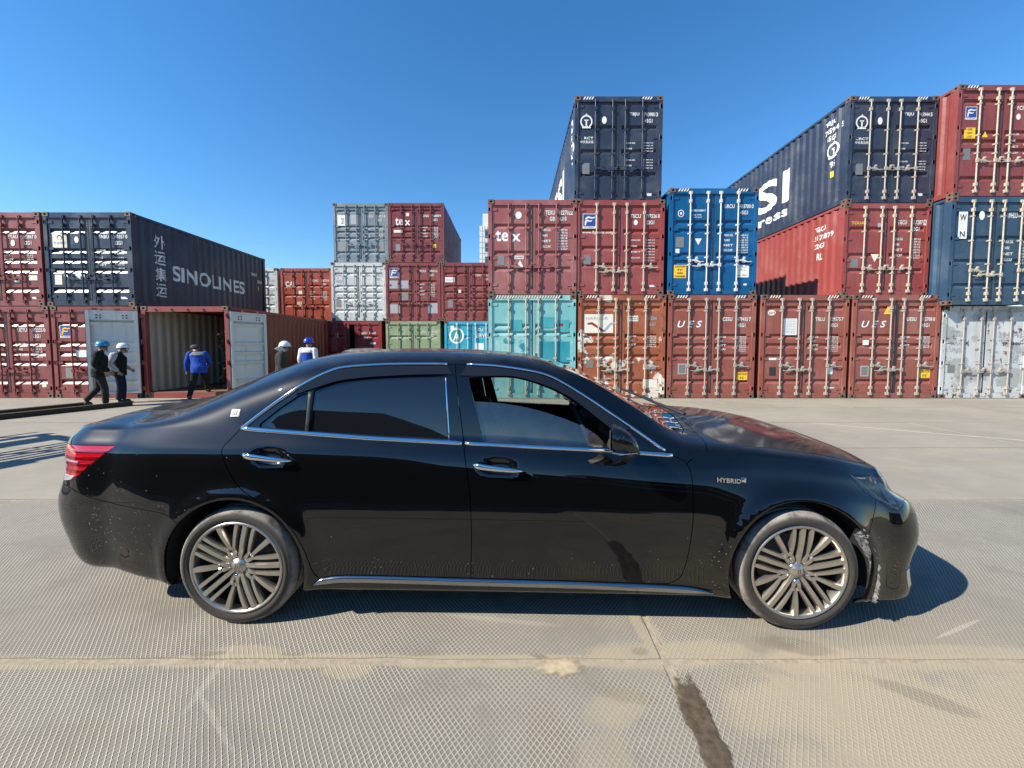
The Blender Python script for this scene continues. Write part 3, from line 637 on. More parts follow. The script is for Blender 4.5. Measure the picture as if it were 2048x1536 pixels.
# ------------------------------------------------------------------ ground
def ground_mat(name, ribs):
    b = NB(name); P = b.pos(); x, y, z = b.sep(P)
    big = b.noise(P, .55, 6, .6); mid = b.noise(P, 3.2, 7, .62); fine = b.noise(P, 70, 4, .6)
    col = b.mix(b.ramp(big, .35, .68), (.215, .198, .166), (.32, .296, .242))
    col = b.mix(b.m('MULTIPLY', b.ramp(mid, .48, .72), .5), col, (.37, .32, .24))
    dk = b.ramp(b.noise(b.map(P, (1, 2.2, 1), (3, 1, 0)), 1.3, 6, .65), .60, .74)
    col = b.mix(b.m('MULTIPLY', dk, .6), col, (.17, .163, .15))
    # blown sand, thick towards the near right
    sx = b.ramp(x, .3, 1.6); sy = b.ramp(y, 2.6, 1.3)
    sand = b.m('MULTIPLY', b.m('MULTIPLY', sx, sy), b.ramp(b.noise(b.map(P, (1, 1.3, 1)), 2.3, 6, .6), .30, .55))
    sand = b.m('MAXIMUM', sand, b.m('MULTIPLY', b.ramp(b.noise(b.map(P, (1, 1, 1), (7, 2, 0)), 1.5, 6, .62), .62, .78), .7))
    col = b.mix(b.m('MULTIPLY', sand, .85), col, b.mix(fine, (.44, .36, .225), (.56, .47, .32)))
    def blob(cx, cy, a, bb, rot, amp, nsc, seed):
        q = b.map(b.map(P, loc=(-cx, -cy, 0)), rot=(0, 0, R(-rot))); q2 = b.sep(q)
        e = b.m('ADD', b.m('POWER', b.m('DIVIDE', q2[0], a), 2.0), b.m('POWER', b.m('ABSOLUTE', b.m('DIVIDE', q2[1], bb)), 2.0))
        n = b.m('MULTIPLY', b.m('SUBTRACT', b.noise(b.map(P, loc=(seed, 0, 0)), nsc, 7, .66), .5), amp)
        return b.ramp(b.m('ADD', e, n), 1.15, .45)
    if ribs:
        for cx, cy, a, bb, rot, kk in ((1.55, 1.52, .60, .26, -12, .9), (2.35, 1.45, .7, .35, 0, .85), (1.3, 1.28, .45, .2, 5, .8), (.42, 1.55, .16, .09, 20, .7), (2.1, 1.82, .9, .09, 0, .8), (.75, 1.84, .5, .10, 3, .9), (1.45, 1.80, .28, .10, 0, 1), (-1.1, 1.80, .8, .05, 1, 1), (-.1, 1.80, .8, .045, 0, 1), (2.9, 1.2, .6, .3, 0, .9), (1.9, 1.2, .5, .15, -10, .8), (1.05, 1.55, .22, .12, 20, .8), (2.6, 1.62, .5, .1, -5, .9), (-2.4, 1.79, .9, .045, 0, .9), (1.9, 1.80, .9, .05, 0, 1), (-.75, 1.74, .12, .05, 0, .8), (-1.3, 1.85, .2, .05, 0, .8), (.3, 1.33, .18, .10, 30, .5), (.70, 2.05, .07, .22, 6, .9)):
            m2 = b.m('MULTIPLY', blob(cx, cy, a, bb, rot, 2.2, 6, cx * 3), kk)
            col = b.mix(m2, col, b.mix(fine, (.46, .375, .235), (.60, .505, .345))); sand = b.m('MAXIMUM', sand, m2)
        for cx, cy, a, bb, rot, kk in ((1.74, 1.60, .20, .05, -32, .55), (1.40, 1.90, .20, .06, -12, .6), (.47, 1.63, .16, .05, -15, .55), (.14, 1.40, .10, .22, 10, .5), (-1.9, 1.35, .5, .12, 15, .3), (.62, 1.86, .05, .03, 0, .7), (-1.45, 1.845, .10, .016, 4, .8), (-1.05, 1.84, .07, .012, 0, .7), (-.45, 1.838, .12, .010, 0, .7), (.12, 1.835, .06, .018, -20, .9), (.72, 2.0, .012, .12, 12, .8)):
            col = b.mix(b.m('MULTIPLY', blob(cx, cy, a, bb, rot, 1.8, 5, cx * 5), kk), col, (.22, .175, .115))
        for cx, cy, a, bb, rot, kk in ((2.35, 2.02, .22, .012, 20, .7), (-.05, 2.08, .35, .02, -8, .45), (-1.35, 1.72, .02, .22, 8, .45), (-1.2, 1.52, .25, .012, -38, .4)):
            col = b.mix(b.m('MULTIPLY', blob(cx, cy, a, bb, rot, 1.0, 9, cx), kk), col, (.66, .61, .50))
        fx = b.m('DIVIDE', x, .0233); fy = b.m('DIVIDE', y, .031)
        wob = b.m('MULTIPLY', b.m('SUBTRACT', b.noise(P, 9, 2), .5), .35)
        def tri(v):
            return b.m('ABSOLUTE', b.m('SUBTRACT', b.m('FRACT', v), .5))           # .5 on the rib, 0 between
        r = b.m('MAXIMUM', tri(b.m('ADD', b.m('ADD', fx, fy), wob)), tri(b.m('SUBTRACT', b.m('SUBTRACT', fx, fy), wob)))
        rib = b.ramp(r, .34, .47)
        wear = b.m('MULTIPLY', rib, b.m('SUBTRACT', 1.0, b.m('MULTIPLY', sand, .8)))
        wear = b.m('MULTIPLY', wear, b.ramp(b.noise(P, 1.9, 6, .62), .30, .52))
        col = b.mix(b.m('MULTIPLY', wear, .85), b.mix(.5, col, (.10, .09, .075)), (.60, .555, .46))  # ribs mixed paler, hollows mixed darker
        h = b.m('ADD', b.m('MULTIPLY', wear, .006), b.m('MULTIPLY', fine, .0012))
        h = b.m('ADD', h, b.m('MULTIPLY', mid, .003))
        bp = b.bump(h, 1.0, 1.0)
    else:
        st = b.ramp(b.noise(b.map(P, (.35, 2.6, 1)), 1.6, 7, .66), .48, .70)
        col = b.mix(b.m('MULTIPLY', st, .55), col, (.245, .215, .165))
        col = b.mix(b.m('MULTIPLY', b.ramp(b.noise(b.map(P, (.5, 3, 1), (5, 5, 0)), 5, 6, .7), .56, .72), .35), col, (.16, .145, .12))
        col = b.mix(.45, col, (.265, .238, .185))
        bp = b.bump(b.m('ADD', b.m('MULTIPLY', fine, .002), b.m('MULTIPLY', mid, .006)), .8, 1.0)
    b.p(Base_Color=b.mix(b.m('MULTIPLY', b.ramp(b.noise(b.map(P, (1, 1, 1), (2, 9, 0)), 1.1, 7, .7), .40, .75), .35), col, b.mix(b.noise(P, 2, 3), (.20, .175, .16), (.24, .235, .19))), Roughness=.9); b.b.inputs['Specular IOR Level'].default_value = .25
    return b.mat
M['slab_ribbed'] = ground_mat('ribbed_concrete', True)
M['slab_plain'] = ground_mat('worn_concrete', False)
def sand_mat(name, a, bcol, rough=.95, spec=.2, feather=False):
    b = NB(name); P = b.pos(); n = b.noise(P, 26, 7, .7); n2 = b.noise(P, 140, 3)
    b.p(Base_Color=b.mix(b.ramp(n, .3, .7), a, bcol), Roughness=rough); b.b.inputs['Specular IOR Level'].default_value = spec
    if feather:
        at = b.n('ShaderNodeAttribute', attribute_name='cover'); k = b.m('ADD', at.outputs['Fac'], b.m('MULTIPLY', b.m('SUBTRACT', b.noise(P, 21, 8, .72), .5), 1.5))
        b.i(b.b, Alpha=b.ramp(k, *feather))
    b.bump(b.m('ADD', n, b.m('MULTIPLY', n2, .6)), .6, .006); return b.mat
M['sand'] = sand_mat('loose_sand', (.31, .25, .165), (.48, .40, .265), feather=(.30, 1.0))
M['wet'] = sand_mat('wet_silt', (.060, .045, .030), (.125, .094, .062), .38, .5, (-.05, .5))
M['earth'] = sand_mat('dirt', (.24, .205, .15), (.36, .31, .235))

g = MB(); g.add([(-900, -900, -.0075), (900, -900, -.0075), (900, 900, -.0075), (-900, 900, -.0075)], [(0, 1, 2, 3)])
ground = tag(g.build('ground', M['earth']), kind='structure')
yard = tag(bpy.data.objects.new('yard_pavement', None), kind='structure'); COL.objects.link(yard)
def slab(x0, x1, y0, y1, mat, rg):
    """one cast slab: chipped rim, slight sag and twist"""
    n = 46 if y0 < 4.2 else 12; m = 16 if y0 < 4.2 else 5
    tz = [rg.uniform(-.004, .003) for _ in range(4)]
    vs, fs = [], []
    for j in range(m + 1):
        for i in range(n + 1):
            u, v = i / n, j / m; x = x0 + (x1 - x0) * u; y = y0 + (y1 - y0) * v
            e = min(i, n - i) == 0 or min(j, m - j) == 0
            if e:
                w = max(0, mnoise.noise((x * 2.7, y * 2.7, 3.1))) * .03 + abs(mnoise.noise((x * 11, y * 11, 1.7))) * .010
                if j == 0: y += w
                if j == m: y -= w
                if i == 0: x += w
                if i == n: x -= w
            z = (tz[0] * (1 - u) * (1 - v) + tz[1] * u * (1 - v) + tz[2] * u * v + tz[3] * (1 - u) * v)
            vs.append((x, y, z))
    for j in range(m):
        for i in range(n): fs.append((j * (n + 1) + i, j * (n + 1) + i + 1, (j + 1) * (n + 1) + i + 1, (j + 1) * (n + 1) + i))
    rim = [i for i in range(n)] + [j * (n + 1) + n for j in range(m)] + [m * (n + 1) + n - i for i in range(n)] + [(m - j) * (n + 1) for j in range(m)]
    o = len(vs); vs += [(vs[k][0], vs[k][1], -.03) for k in rim]
    L = len(rim)
    fs += [(rim[k], o + k, o + (k + 1) % L, rim[(k + 1) % L]) for k in range(L)]
    b = MB(); b.add(vs, fs, 0, False); return b.build('concrete_slab', mat, yard)
ysj = [-4.02, -2.07, -.13, 1.80, 3.76, 5.72, 7.65, 9.55, 11.1, 14.6, 18.2, 21.8, 25.5]
rg = random.Random(11)
for r in range(len(ysj) - 1):
    off = .72 if r in (2, 3) else .72 + [0, 0, 0, 0, 2.4, 0.9, 4.1, 1.5, 3.3, 0, 2, 1][r]
    k0 = -4 if r > 3 else -3
    for k in range(k0, 4):
        xa, xb = off + k * 6.0, off + (k + 1) * 6.0
        if xb < -20 or xa > 21: continue
        gap = .012 if r < 5 else .009
        slab(xa + gap, xb - gap, ysj[r] + gap, ysj[r + 1] - gap, M['slab_ribbed'] if r < 4 else M['slab_plain'], rg)
def patch(name, pts, mat, z=.006, dome=.0, seed=0):
    """irregular flat-topped patch lying on the slabs"""
    c = Vector((sum(p[0] for p in pts) / len(pts), sum(p[1] for p in pts) / len(pts)))
    n = len(pts); fine = []
    for i in range(n):
        a, b2 = Vector(pts[i]), Vector(pts[(i + 1) % n])
        k = max(2, int((b2 - a).length / .018))
        for q in range(k):
            p = a.lerp(b2, q / k); w = .022 * mnoise.noise((p.x * 9, p.y * 9, seed)) + .009 * mnoise.noise((p.x * 40, p.y * 40, seed))
            fine.append(p + (p - c).normalized() * w)
    N = len(fine); vs = [(p.x, p.y, .0005) for p in fine]; rings = 9; b = MB()
    for q in range(1, rings):
        f = q / rings
        for p in fine:
            w = p.lerp(c, f); vs.append((w.x, w.y, z * min(1, f * 3.2) + dome * math.sin(min(1, f * 1.4) * 1.5) + .002 * mnoise.noise((w.x * 13, w.y * 13, seed))))
    vs.append((c.x, c.y, z + dome)); fs = []
    for q in range(rings - 1):
        for i in range(N): fs.append((q * N + i, q * N + (i + 1) % N, (q + 1) * N + (i + 1) % N, (q + 1) * N + i))
    for i in range(N): fs.append(((rings - 1) * N + i, (rings - 1) * N + (i + 1) % N, len(vs) - 1))
    b.add(vs, fs, 0, True); me = b.mesh(name, mat)
    at = me.attributes.new('cover', 'FLOAT', 'POINT')
    at.data.foreach_set('value', [0.0] * N + [min(1.0, q / rings * 1.6) for q in range(1, rings) for _ in range(N)] + [1.0])
    return put(name, me, yard)
patch('sand_patch', [(.05, 1.745), (.10, 1.70), (.22, 1.685), (.33, 1.70), (.37, 1.76), (.36, 1.83), (.24, 1.85), (.10, 1.835)], M['sand'], .004, .0, 1)
patch('wet_patch', [(.725, 1.72), (.765, 1.70), (.80, 1.735), (.815, 1.62), (.80, 1.50), (.795, 1.40), (.785, 1.30), (.80, 1.1), (.76, .95), (.68, 1.0), (.675, 1.30), (.69, 1.41), (.665, 1.5), (.69, 1.62)], M['wet'], .003, .0, 4)
b = NB('chalk_line'); b.p(Base_Color=(.50, .47, .39, 1), Roughness=.9); M['chalk'] = b.mat
q = MB(); q.tube([(5.75, 7.6, .001), (7.3, 6.6, .001), (9.2, 5.5, .001)], .0022, 5); q.build('chalk_streak', M['chalk'], yard)


# steel beams lying on the ground at the left
M['beam'] = simple('brown_steel', (.055, .036, .026), .6, .3, var=.35, scale=18, bump=.2)
for lab, p0, p1 in (('brown steel beam lying on the ground farther from the car', (-12.6, 4.4), (-10.35, 9.75)), ('brown steel beam lying on the ground nearer to the car', (-12.2, 3.6), (-9.45, 9.9))):
    d = Vector((p1[0] - p0[0], p1[1] - p0[1], 0)); L = d.length; t = thing('steel_beam', lab, 'beam', (p0[0], p0[1], 0), math.atan2(d.y, d.x), 'steel beams on the ground')
    MB().box(0, L, -.075, .075, .0, .014).box(0, L, -.005, .005, .014, .096).box(0, L, -.075, .075, .096, .11).build('beam', M['beam'], t)

# a lifting frame parked out of view at the left: it throws the barred shadow
M['yellow_steel'] = simple('yellow_steel', (.42, .25, .02), .5, .2, var=.3)
t = thing('shadow_frame', 'yellow ladder-like lifting frame standing on trestles beside the yard', 'shadow frame', (0, 0, 0))
u = Vector((.36, .93, 0)).normalized(); n = Vector((u.y, -u.x, 0)); o0 = Vector((-10.85, 2.45, 2.1))
def bar(parent, name, a, b2, r=.06):
    return MB().tube([a, b2], r, 6, smooth=False).build(name, M['yellow_steel'], parent)
MB().box(-2, 3.1, -.22, .22, -.03, .03).build('plank', M['yellow_steel'], t, tuple(o0 + n * -.05 + u * 0), (0, 0, math.atan2(u.y, u.x)))
MB().box(-1.5, 2.2, -.16, .16, -.03, .03).build('plank', M['yellow_steel'], t, tuple(o0 + n * 1.62), (0, 0, math.atan2(u.y, u.x) + .05))
for k, off in enumerate((-.9, -.55, .6, .78, .95, 1.12, 1.3, 1.5)):
    bar(t, 'rail', o0 + n * off * 1.0 - u * 2, o0 + n * off * 1.0 + u * 3.1, .085 if off in (-.55, .1, 1.5) else .035)
for q in (-1.9, .4, 3.0):
    bar(t, 'cross_member', o0 + u * q - n * .6, o0 + u * q + n * 1.55, .06)
    for off in (-.5, 1.45): bar(t, 'leg', o0 + u * q + n * off, Vector((*(o0 + u * q + n * off * 1.1).xy, 0)), .05)

# far tower block between the stacks
M['tower_wall'] = simple('white_cladding', (.55, .58, .60), .5, var=.05)
M['tower_glass'] = simple('dark_window', (.05, .07, .09), .15)
t = thing('tower_block', 'distant white tower block with a dark window strip, behind the stacks', 'building', (-6.55, 82, 0))
MB().box(0, 14, 0, 12, 0, 25.6).build('wall', M['tower_wall'], t)
MB().box(.6, 13.4, .6, 11.4, 25.6, 28.2).build('parapet', M['tower_wall'], t)
wf = MB().box(0, .9, -.02, .06, 0, 1.7); wm = wf.mesh('window', M['tower_glass'])
for f in range(9):
    for k in range(6): put('window', wm, t, (1.15 + k * 2.1, -.03, 1.6 + f * 2.7))
ln = MB()
for f in range(22): ln.box(0, 14, -.05, -.005, 1.1 + f * 1.12, 1.16 + f * 1.12)
for k in range(8): ln.box(.5 + k * .26 * 2, .54 + k * .52, -.048, -.004, 0, 25.5)
ln.build('cladding_joints', simple('joint_grey', (.35, .37, .38), .6), t)

# unseen stand-ins added behind the camera, shaped for reflections in the dark car
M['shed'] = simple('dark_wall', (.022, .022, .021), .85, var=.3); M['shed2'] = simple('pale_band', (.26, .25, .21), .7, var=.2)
t = thing('reflection_wall', 'dark stepped wall added behind the camera, out of view, for reflections in the car', 'wall', (0, -2.3, 0))
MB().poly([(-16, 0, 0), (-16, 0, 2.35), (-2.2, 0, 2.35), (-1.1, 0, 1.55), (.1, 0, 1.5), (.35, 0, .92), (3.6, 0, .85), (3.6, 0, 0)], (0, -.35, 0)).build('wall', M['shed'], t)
t = thing('warehouse', 'long dark warehouse added out of view, to be mirrored in the car', 'building', (4, -17, 0))
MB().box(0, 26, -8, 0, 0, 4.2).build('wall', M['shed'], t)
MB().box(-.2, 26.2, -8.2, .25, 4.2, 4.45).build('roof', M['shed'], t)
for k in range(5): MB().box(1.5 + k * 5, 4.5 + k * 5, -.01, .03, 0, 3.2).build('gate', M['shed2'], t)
t = thing('reflection_trailer', 'dark flatbed trailer added out of view, to streak the reflections in the car', 'trailer', (.6, -7, 0))
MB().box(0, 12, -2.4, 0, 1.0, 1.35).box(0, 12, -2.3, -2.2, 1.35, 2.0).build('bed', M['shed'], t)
MB().box(0, 12, .005, .03, 1.12, 1.2).build('side_rail', M['shed2'], t)  # pale rail added for bright streaks in the door reflections
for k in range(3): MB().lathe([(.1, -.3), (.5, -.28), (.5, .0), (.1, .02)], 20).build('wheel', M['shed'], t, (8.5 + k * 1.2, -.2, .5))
MB().box(.5, .8, -1.5, -.8, 0, 1.0).build('leg', M['shed'], t)
# ------------------------------------------------------------------ the black saloon
def car_paint(name, col, dust=(.20, .175, .14), speck=1.0, dustk=1.0):
    b = NB(name); P = b.obj(); x, y, z = b.sep(P)
    N = b.n('ShaderNodeNewGeometry').outputs['Normal']; nz = b.sep(N)[2]
    up = b.ramp(nz, .55, 1.0)
    gi = b.n('ShaderNodeNewGeometry'); dt = b.n('ShaderNodeVectorMath', operation='DOT_PRODUCT'); b.l(gi.outputs['Normal'], dt.inputs[0]); b.l(gi.outputs['Incoming'], dt.inputs[1])
    cosv = b.m('MAXIMUM', b.m('ABSOLUTE', dt.outputs['Value']), .06)            # a dust layer covers more at a slant
    tau = b.m('MULTIPLY', b.m('ADD', b.m('MULTIPLY', up, .050 * dustk), .0022 * dustk), b.ramp(b.noise(P, 7, 7, .65), .2, .8))
    film = b.m('SUBTRACT', 1.0, b.m('POWER', 2.718, b.m('DIVIDE', b.m('MULTIPLY', tau, -1.0), cosv)))
    vor = b.n('ShaderNodeTexVoronoi'); b.l(P, vor.inputs['Vector']); vor.inputs['Scale'].default_value = 95; vor.inputs['Randomness'].default_value = 1
    vs = b.sep(vor.outputs['Color'])
    rear = b.ramp(x, -1.3, -2.3); low = b.ramp(z, .62, .25); fr = b.ramp(x, .75, 1.1)
    wh = b.m('MAXIMUM', b.m('MULTIPLY', rear, b.ramp(z, 1.0, .55)), b.m('MULTIPLY', low, b.m('ADD', .22, b.m('MULTIPLY', fr, .4))))
    wh = b.m('MULTIPLY', wh, b.ramp(b.noise(P, 4.5, 5, .6), .35, .65))
    pick = b.m('LESS_THAN', vs[0], b.m('MULTIPLY', wh, .30 * speck))
    size = b.m('ADD', .08, b.m('MULTIPLY', vs[1], .24))
    dot = b.m('MULTIPLY', pick, b.m('LESS_THAN', vor.outputs['Distance'], size))
    lowdust = b.m('MULTIPLY', b.ramp(z, .55, .15), b.m('MULTIPLY', .025, b.ramp(b.noise(P, 12, 6, .65), .35, .7)))
    k = b.m('MAXIMUM', b.m('ADD', film, lowdust), b.m('MULTIPLY', dot, .75))
    b.p(Base_Color=b.mix(k, col, dust), Roughness=.36, Metallic=0.0)
    b.b.inputs['Specular IOR Level'].default_value = .035
    b.i(b.b, Coat_Weight=b.m('SUBTRACT', 1.0, b.m('MULTIPLY', k, .9)), Coat_Roughness=b.m('ADD', .012, b.m('MULTIPLY', up, .08)))
    b.b.inputs['Coat IOR'].default_value = 1.6
    wv = b.n('ShaderNodeBump'); b.l(b.noise(P, 2.6, 2, .5), wv.inputs['Height']); wv.inputs['Strength'].default_value = .03; wv.inputs['Distance'].default_value = .02
    b.l(wv.outputs[0], b.b.inputs['Coat Normal'])
    return b.mat
def gloss(name, col, rough=.05, metal=0, spec=.5, coat=0):
    b = NB(name); b.p(Base_Color=(*col, 1), Roughness=rough, Metallic=metal); b.b.inputs['Specular IOR Level'].default_value = spec
    b.b.inputs['Coat Weight'].default_value = coat; return b.mat
def thin_glass(name, tint, k=1.0, ior=1.5):
    b = NB(name); b.t.nodes.remove(b.b)
    tr = b.n('ShaderNodeBsdfTransparent'); tr.inputs[0].default_value = (*tint, 1)
    gl = b.n('ShaderNodeBsdfGlossy'); gl.inputs['Roughness'].default_value = .005; gl.inputs[0].default_value = (1, 1, 1, 1)
    fr = b.n('ShaderNodeFresnel'); fr.inputs[0].default_value = ior
    df = b.n('ShaderNodeBsdfDiffuse'); df.inputs[0].default_value = (.40, .38, .34, 1); m0 = b.n('ShaderNodeMixShader'); gi = b.n('ShaderNodeNewGeometry'); dt = b.n('ShaderNodeVectorMath', operation='DOT_PRODUCT'); b.l(gi.outputs['Normal'], dt.inputs[0]); b.l(gi.outputs['Incoming'], dt.inputs[1]); b.l(b.m('MINIMUM', b.m('DIVIDE', b.m('MULTIPLY', b.ramp(b.noise(b.pos(), 9, 5, .6), .2, .8), .045), b.m('MAXIMUM', b.m('ABSOLUTE', dt.outputs['Value']), .06)), .8), m0.inputs[0]); b.l(tr.outputs[0], m0.inputs[1]); b.l(df.outputs[0], m0.inputs[2])
    mx = b.n('ShaderNodeMixShader'); b.l(b.m('MINIMUM', b.m('MULTIPLY', fr.outputs[0], 2.8 * k), 1.0), mx.inputs[0])
    b.l(m0.outputs[0], mx.inputs[1]); b.l(gl.outputs[0], mx.inputs[2]); b.l(mx.outputs[0], b.out.inputs[0])
    return b.mat
M['car'] = car_paint('black_car_paint', (.0014, .0015, .0019))
M['silvercar'] = car_paint('silver_car_paint', (.17, .175, .18), speck=.3)
M['sillchrome'] = gloss('dull_chrome', (.34, .35, .36), .14, 1)
M['chrome'] = gloss('chrome', (.72, .73, .75), .06, 1)
M['privacy'] = gloss('dark_tinted_glass', (.006, .007, .009), .012, 0, .9)
M['glass'] = thin_glass('window_glass', (.62, .70, .68)); M['screen'] = thin_glass('windscreen_glass', (.45, .52, .50))
M['lampgrey'] = gloss('lamp_reflector', (.50, .50, .49), .3, .2); M['lens'] = thin_glass('lamp_glass', (.9, .92, .93), .4)
M['visor'] = gloss('smoked_visor', (.010, .011, .013), .05, 0, .5)
M['trim'] = simple('black_trim', (.012, .012, .013), .55); M['under'] = simple('underbody', (.010, .010, .010), .85)
M['cabin'] = simple('cabin_trim', (.030, .028, .026), .7); M['seat'] = simple('seat_cloth', (.040, .037, .034), .8)
M['red_lamp'] = gloss('tail_lamp_red', (.42, .006, .012), .04, 0, .6, 1); M['red_dark'] = gloss('tail_lamp_dark_red', (.16, .002, .005), .08, 0, .6, 1)
M['clear_lamp'] = gloss('tail_lamp_clear', (.55, .53, .55), .08, .3, .6, 1)
M['tape'] = simple('crumpled_foil_tape', (.17, .17, .165), .5, .4, var=.7, scale=40, bump=.6)
def tyre_mat():
    b = NB('tyre_rubber'); P = b.obj(); x, y, z = b.sep(P)
    r = b.m('SQRT', b.m('ADD', b.m('MULTIPLY', x, x), b.m('MULTIPLY', z, z)))
    d = b.m('MULTIPLY', b.ramp(r, .283, .303), b.ramp(b.noise(P, 14, 6, .65), .25, .6))
    n = b.noise(P, 40, 5, .6)
    c = b.mix(n, (.034, .031, .028), (.060, .054, .047))
    b.p(Base_Color=b.mix(b.m('MULTIPLY', d, .8), c, (.30, .28, .24)), Roughness=.8); b.b.inputs['Specular IOR Level'].default_value = .3
    b.bump(b.noise(P, 60, 4), .25, .004); return b.mat
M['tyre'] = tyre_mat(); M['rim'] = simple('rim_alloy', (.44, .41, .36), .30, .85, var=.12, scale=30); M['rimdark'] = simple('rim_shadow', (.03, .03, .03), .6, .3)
M['disc'] = simple('brake_disc', (.10, .09, .085), .5, .7)

# --- body surface: rows along the car, columns from tail centre round to nose centre
VK = np.array([0, .08, .20, .42, .61, .765, .795, .865, 1.26, 1.35, 1.63, 1.93])
XK = np.array([-2.2, -2.0, -1.75, -1.46, -1.2, -.9, -.6, -.3, .1, .4, .65, .9, 1.15, 1.46, 1.75, 1.95])
ZR = [
 [.235, .21, .185, .17, .17, .17, .17, .17, .165, .16, .16, .155, .155, .15, .14, .12],
 [.275, .24, .21, .20, .198, .196, .195, .193, .19, .187, .184, .18, .178, .17, .155, .135],
 [.41, .36, .34, .335, .335, .335, .335, .335, .33, .33, .325, .32, .315, .31, .30, .28],
 [.60, .58, .565, .56, .555, .55, .55, .545, .54, .535, .53, .525, .52, .515, .50, .48],
 [.79, .775, .76, .755, .75, .745, .74, .735, .725, .715, .705, .70, .69, .68, .66, .63],
 [.928, .928, .930, .930, .935, .925, .912, .892, .868, .846, .826, .812, .80, .785, .75, .705],
 [.950, .950, .953, .954, .957, .948, .935, .918, .895, .873, .855, .84, .83, .815, .778, .735],
 [1.005, 1.02, 1.04, 1.046, 1.024, 1.001, .985, .968, .947, .934, .920, .906, .895, .872, .822, .772],
 [1.038, 1.068, 1.150, 1.258, 1.345, 1.385, 1.396, 1.394, 1.362, 1.235, 1.085, .965, .938, .912, .865, .812],
 [1.062, 1.095, 1.192, 1.303, 1.382, 1.418, 1.428, 1.424, 1.392, 1.296, 1.150, .995, .955, .938, .898, .842],
 [1.088, 1.12, 1.228, 1.350, 1.420, 1.449, 1.455, 1.446, 1.402, 1.318, 1.185, 1.048, 1.008, .981, .930, .866],
 [1.105, 1.135, 1.242, 1.365, 1.432, 1.457, 1.461, 1.452, 1.409, 1.332, 1.205, 1.065, 1.022, .995, .943, .880]]
D3 = [.835, .868, .886, .897, .896, .893, .892, .892, .892, .891, .890, .890, .893, .898, .884, .850]
DOFF = [-.075, -.022, -.006, 0, -.020, -.050, -.062, -.108]
DR = {8: [.655, .65, .648, .645, .64, .632, .628, .628, .632, .655, .69, .715, .72, .72, .72, .70],
      9: [.55, .545, .545, .548, .553, .558, .56, .56, .565, .60, .635, .65, .63, .60, .58, .56],
      10: [.30] * 16, 11: [0.0] * 16}
REAR = [(-2.58, .34), (-2.62, .38), (-2.70, .47), (-2.745, .655), (-2.665, .78), (-2.655, .93), (-2.65, .955), (-2.63, .985), (-2.59, 1.008), (-2.52, 1.035), (-2.42, 1.068), (-2.30, 1.092)]
NOSE = [(2.25, .118), (2.33, .160), (2.29, .275), (2.355, .455), (2.345, .575), (2.24, .63), (2.22, .65), (2.205, .68), (2.17, .71), (2.12, .75), (2.05, .81), (1.985, .86)]
PXR = [2.9] * 4 + [3.1, 3.5, 3.5, 3.5, 3.5, 3.4, 3.3, 3.2]
PXN = [2.5, 2.5, 2.5, 2.5, 2.3, 2.0, 1.95, 1.9, 1.9, 2.0, 2.2, 2.4]
def hermite_row(xk, yk, xq):
    xk = np.asarray(xk, float); yk = np.asarray(yk, float); h = np.diff(xk); dl = np.diff(yk) / h
    m = np.empty_like(yk); m[0] = dl[0]; m[-1] = dl[-1]
    m[1:-1] = (dl[:-1] * h[1:] + dl[1:] * h[:-1]) / (h[1:] + h[:-1])
    i = np.clip(np.searchsorted(xk, xq) - 1, 0, len(xk) - 2); t = (xq - xk[i]) / h[i]
    return ((2 * t**3 - 3 * t**2 + 1) * yk[i] + (t**3 - 2 * t**2 + t) * h[i] * m[i] + (-2 * t**3 + 3 * t**2) * yk[i + 1] + (t**3 - t**2) * h[i] * m[i + 1])
xs_side = np.linspace(-2.2, 1.95, 50)
cols = []; UU = []
NW = 10
rowz = [hermite_row(XK, z, xs_side) for z in ZR]
d3 = hermite_row(XK, D3, xs_side)
_fe = np.clip((xs_side - .95) / .4, 0, 1); _fe = _fe * _fe * (3 - 2 * _fe); FADJ = [0, 0, 0, 0, -.014, -.028, -.026, -.006]
rowd = [d3 + DOFF[k] + FADJ[k] * _fe for k in range(8)] + [hermite_row(XK, DR[k], xs_side) for k in (8, 9, 10, 11)]
def wrap(k, q, x1, d1, z1, end, pe):
    """superellipse corner from the side (q=0) to the centre line (q=1)"""
    ph = q * math.pi / 2; xe, ze = end
    cx, cd = math.sin(ph) ** (2 / pe), math.cos(ph) ** (2 / pe)
    s = q * q * (3 - 2 * q)
    return (x1 + (xe - x1) * cx, d1 * cd if q < 1 else 0.0, z1 + (ze - z1) * s)
for j in range(NW, 0, -1):
    q = j / NW; cols.append([wrap(k, q, -2.2, rowd[k][0], rowz[k][0], REAR[k], PXR[k]) for k in range(12)]); UU.append(-2.2 - .09 * j)
for i, x in enumerate(xs_side):
    cols.append([(x, max(rowd[k][i], 0), rowz[k][i]) for k in range(12)]); UU.append(x)
for j in range(1, NW + 1):
    q = j / NW; cols.append([wrap(k, q, 1.95, rowd[k][-1], rowz[k][-1], NOSE[k], PXN[k]) for k in range(12)]); UU.append(1.95 + .09 * j)
P3 = np.array(cols); UU = np.array(UU); NC = len(UU)
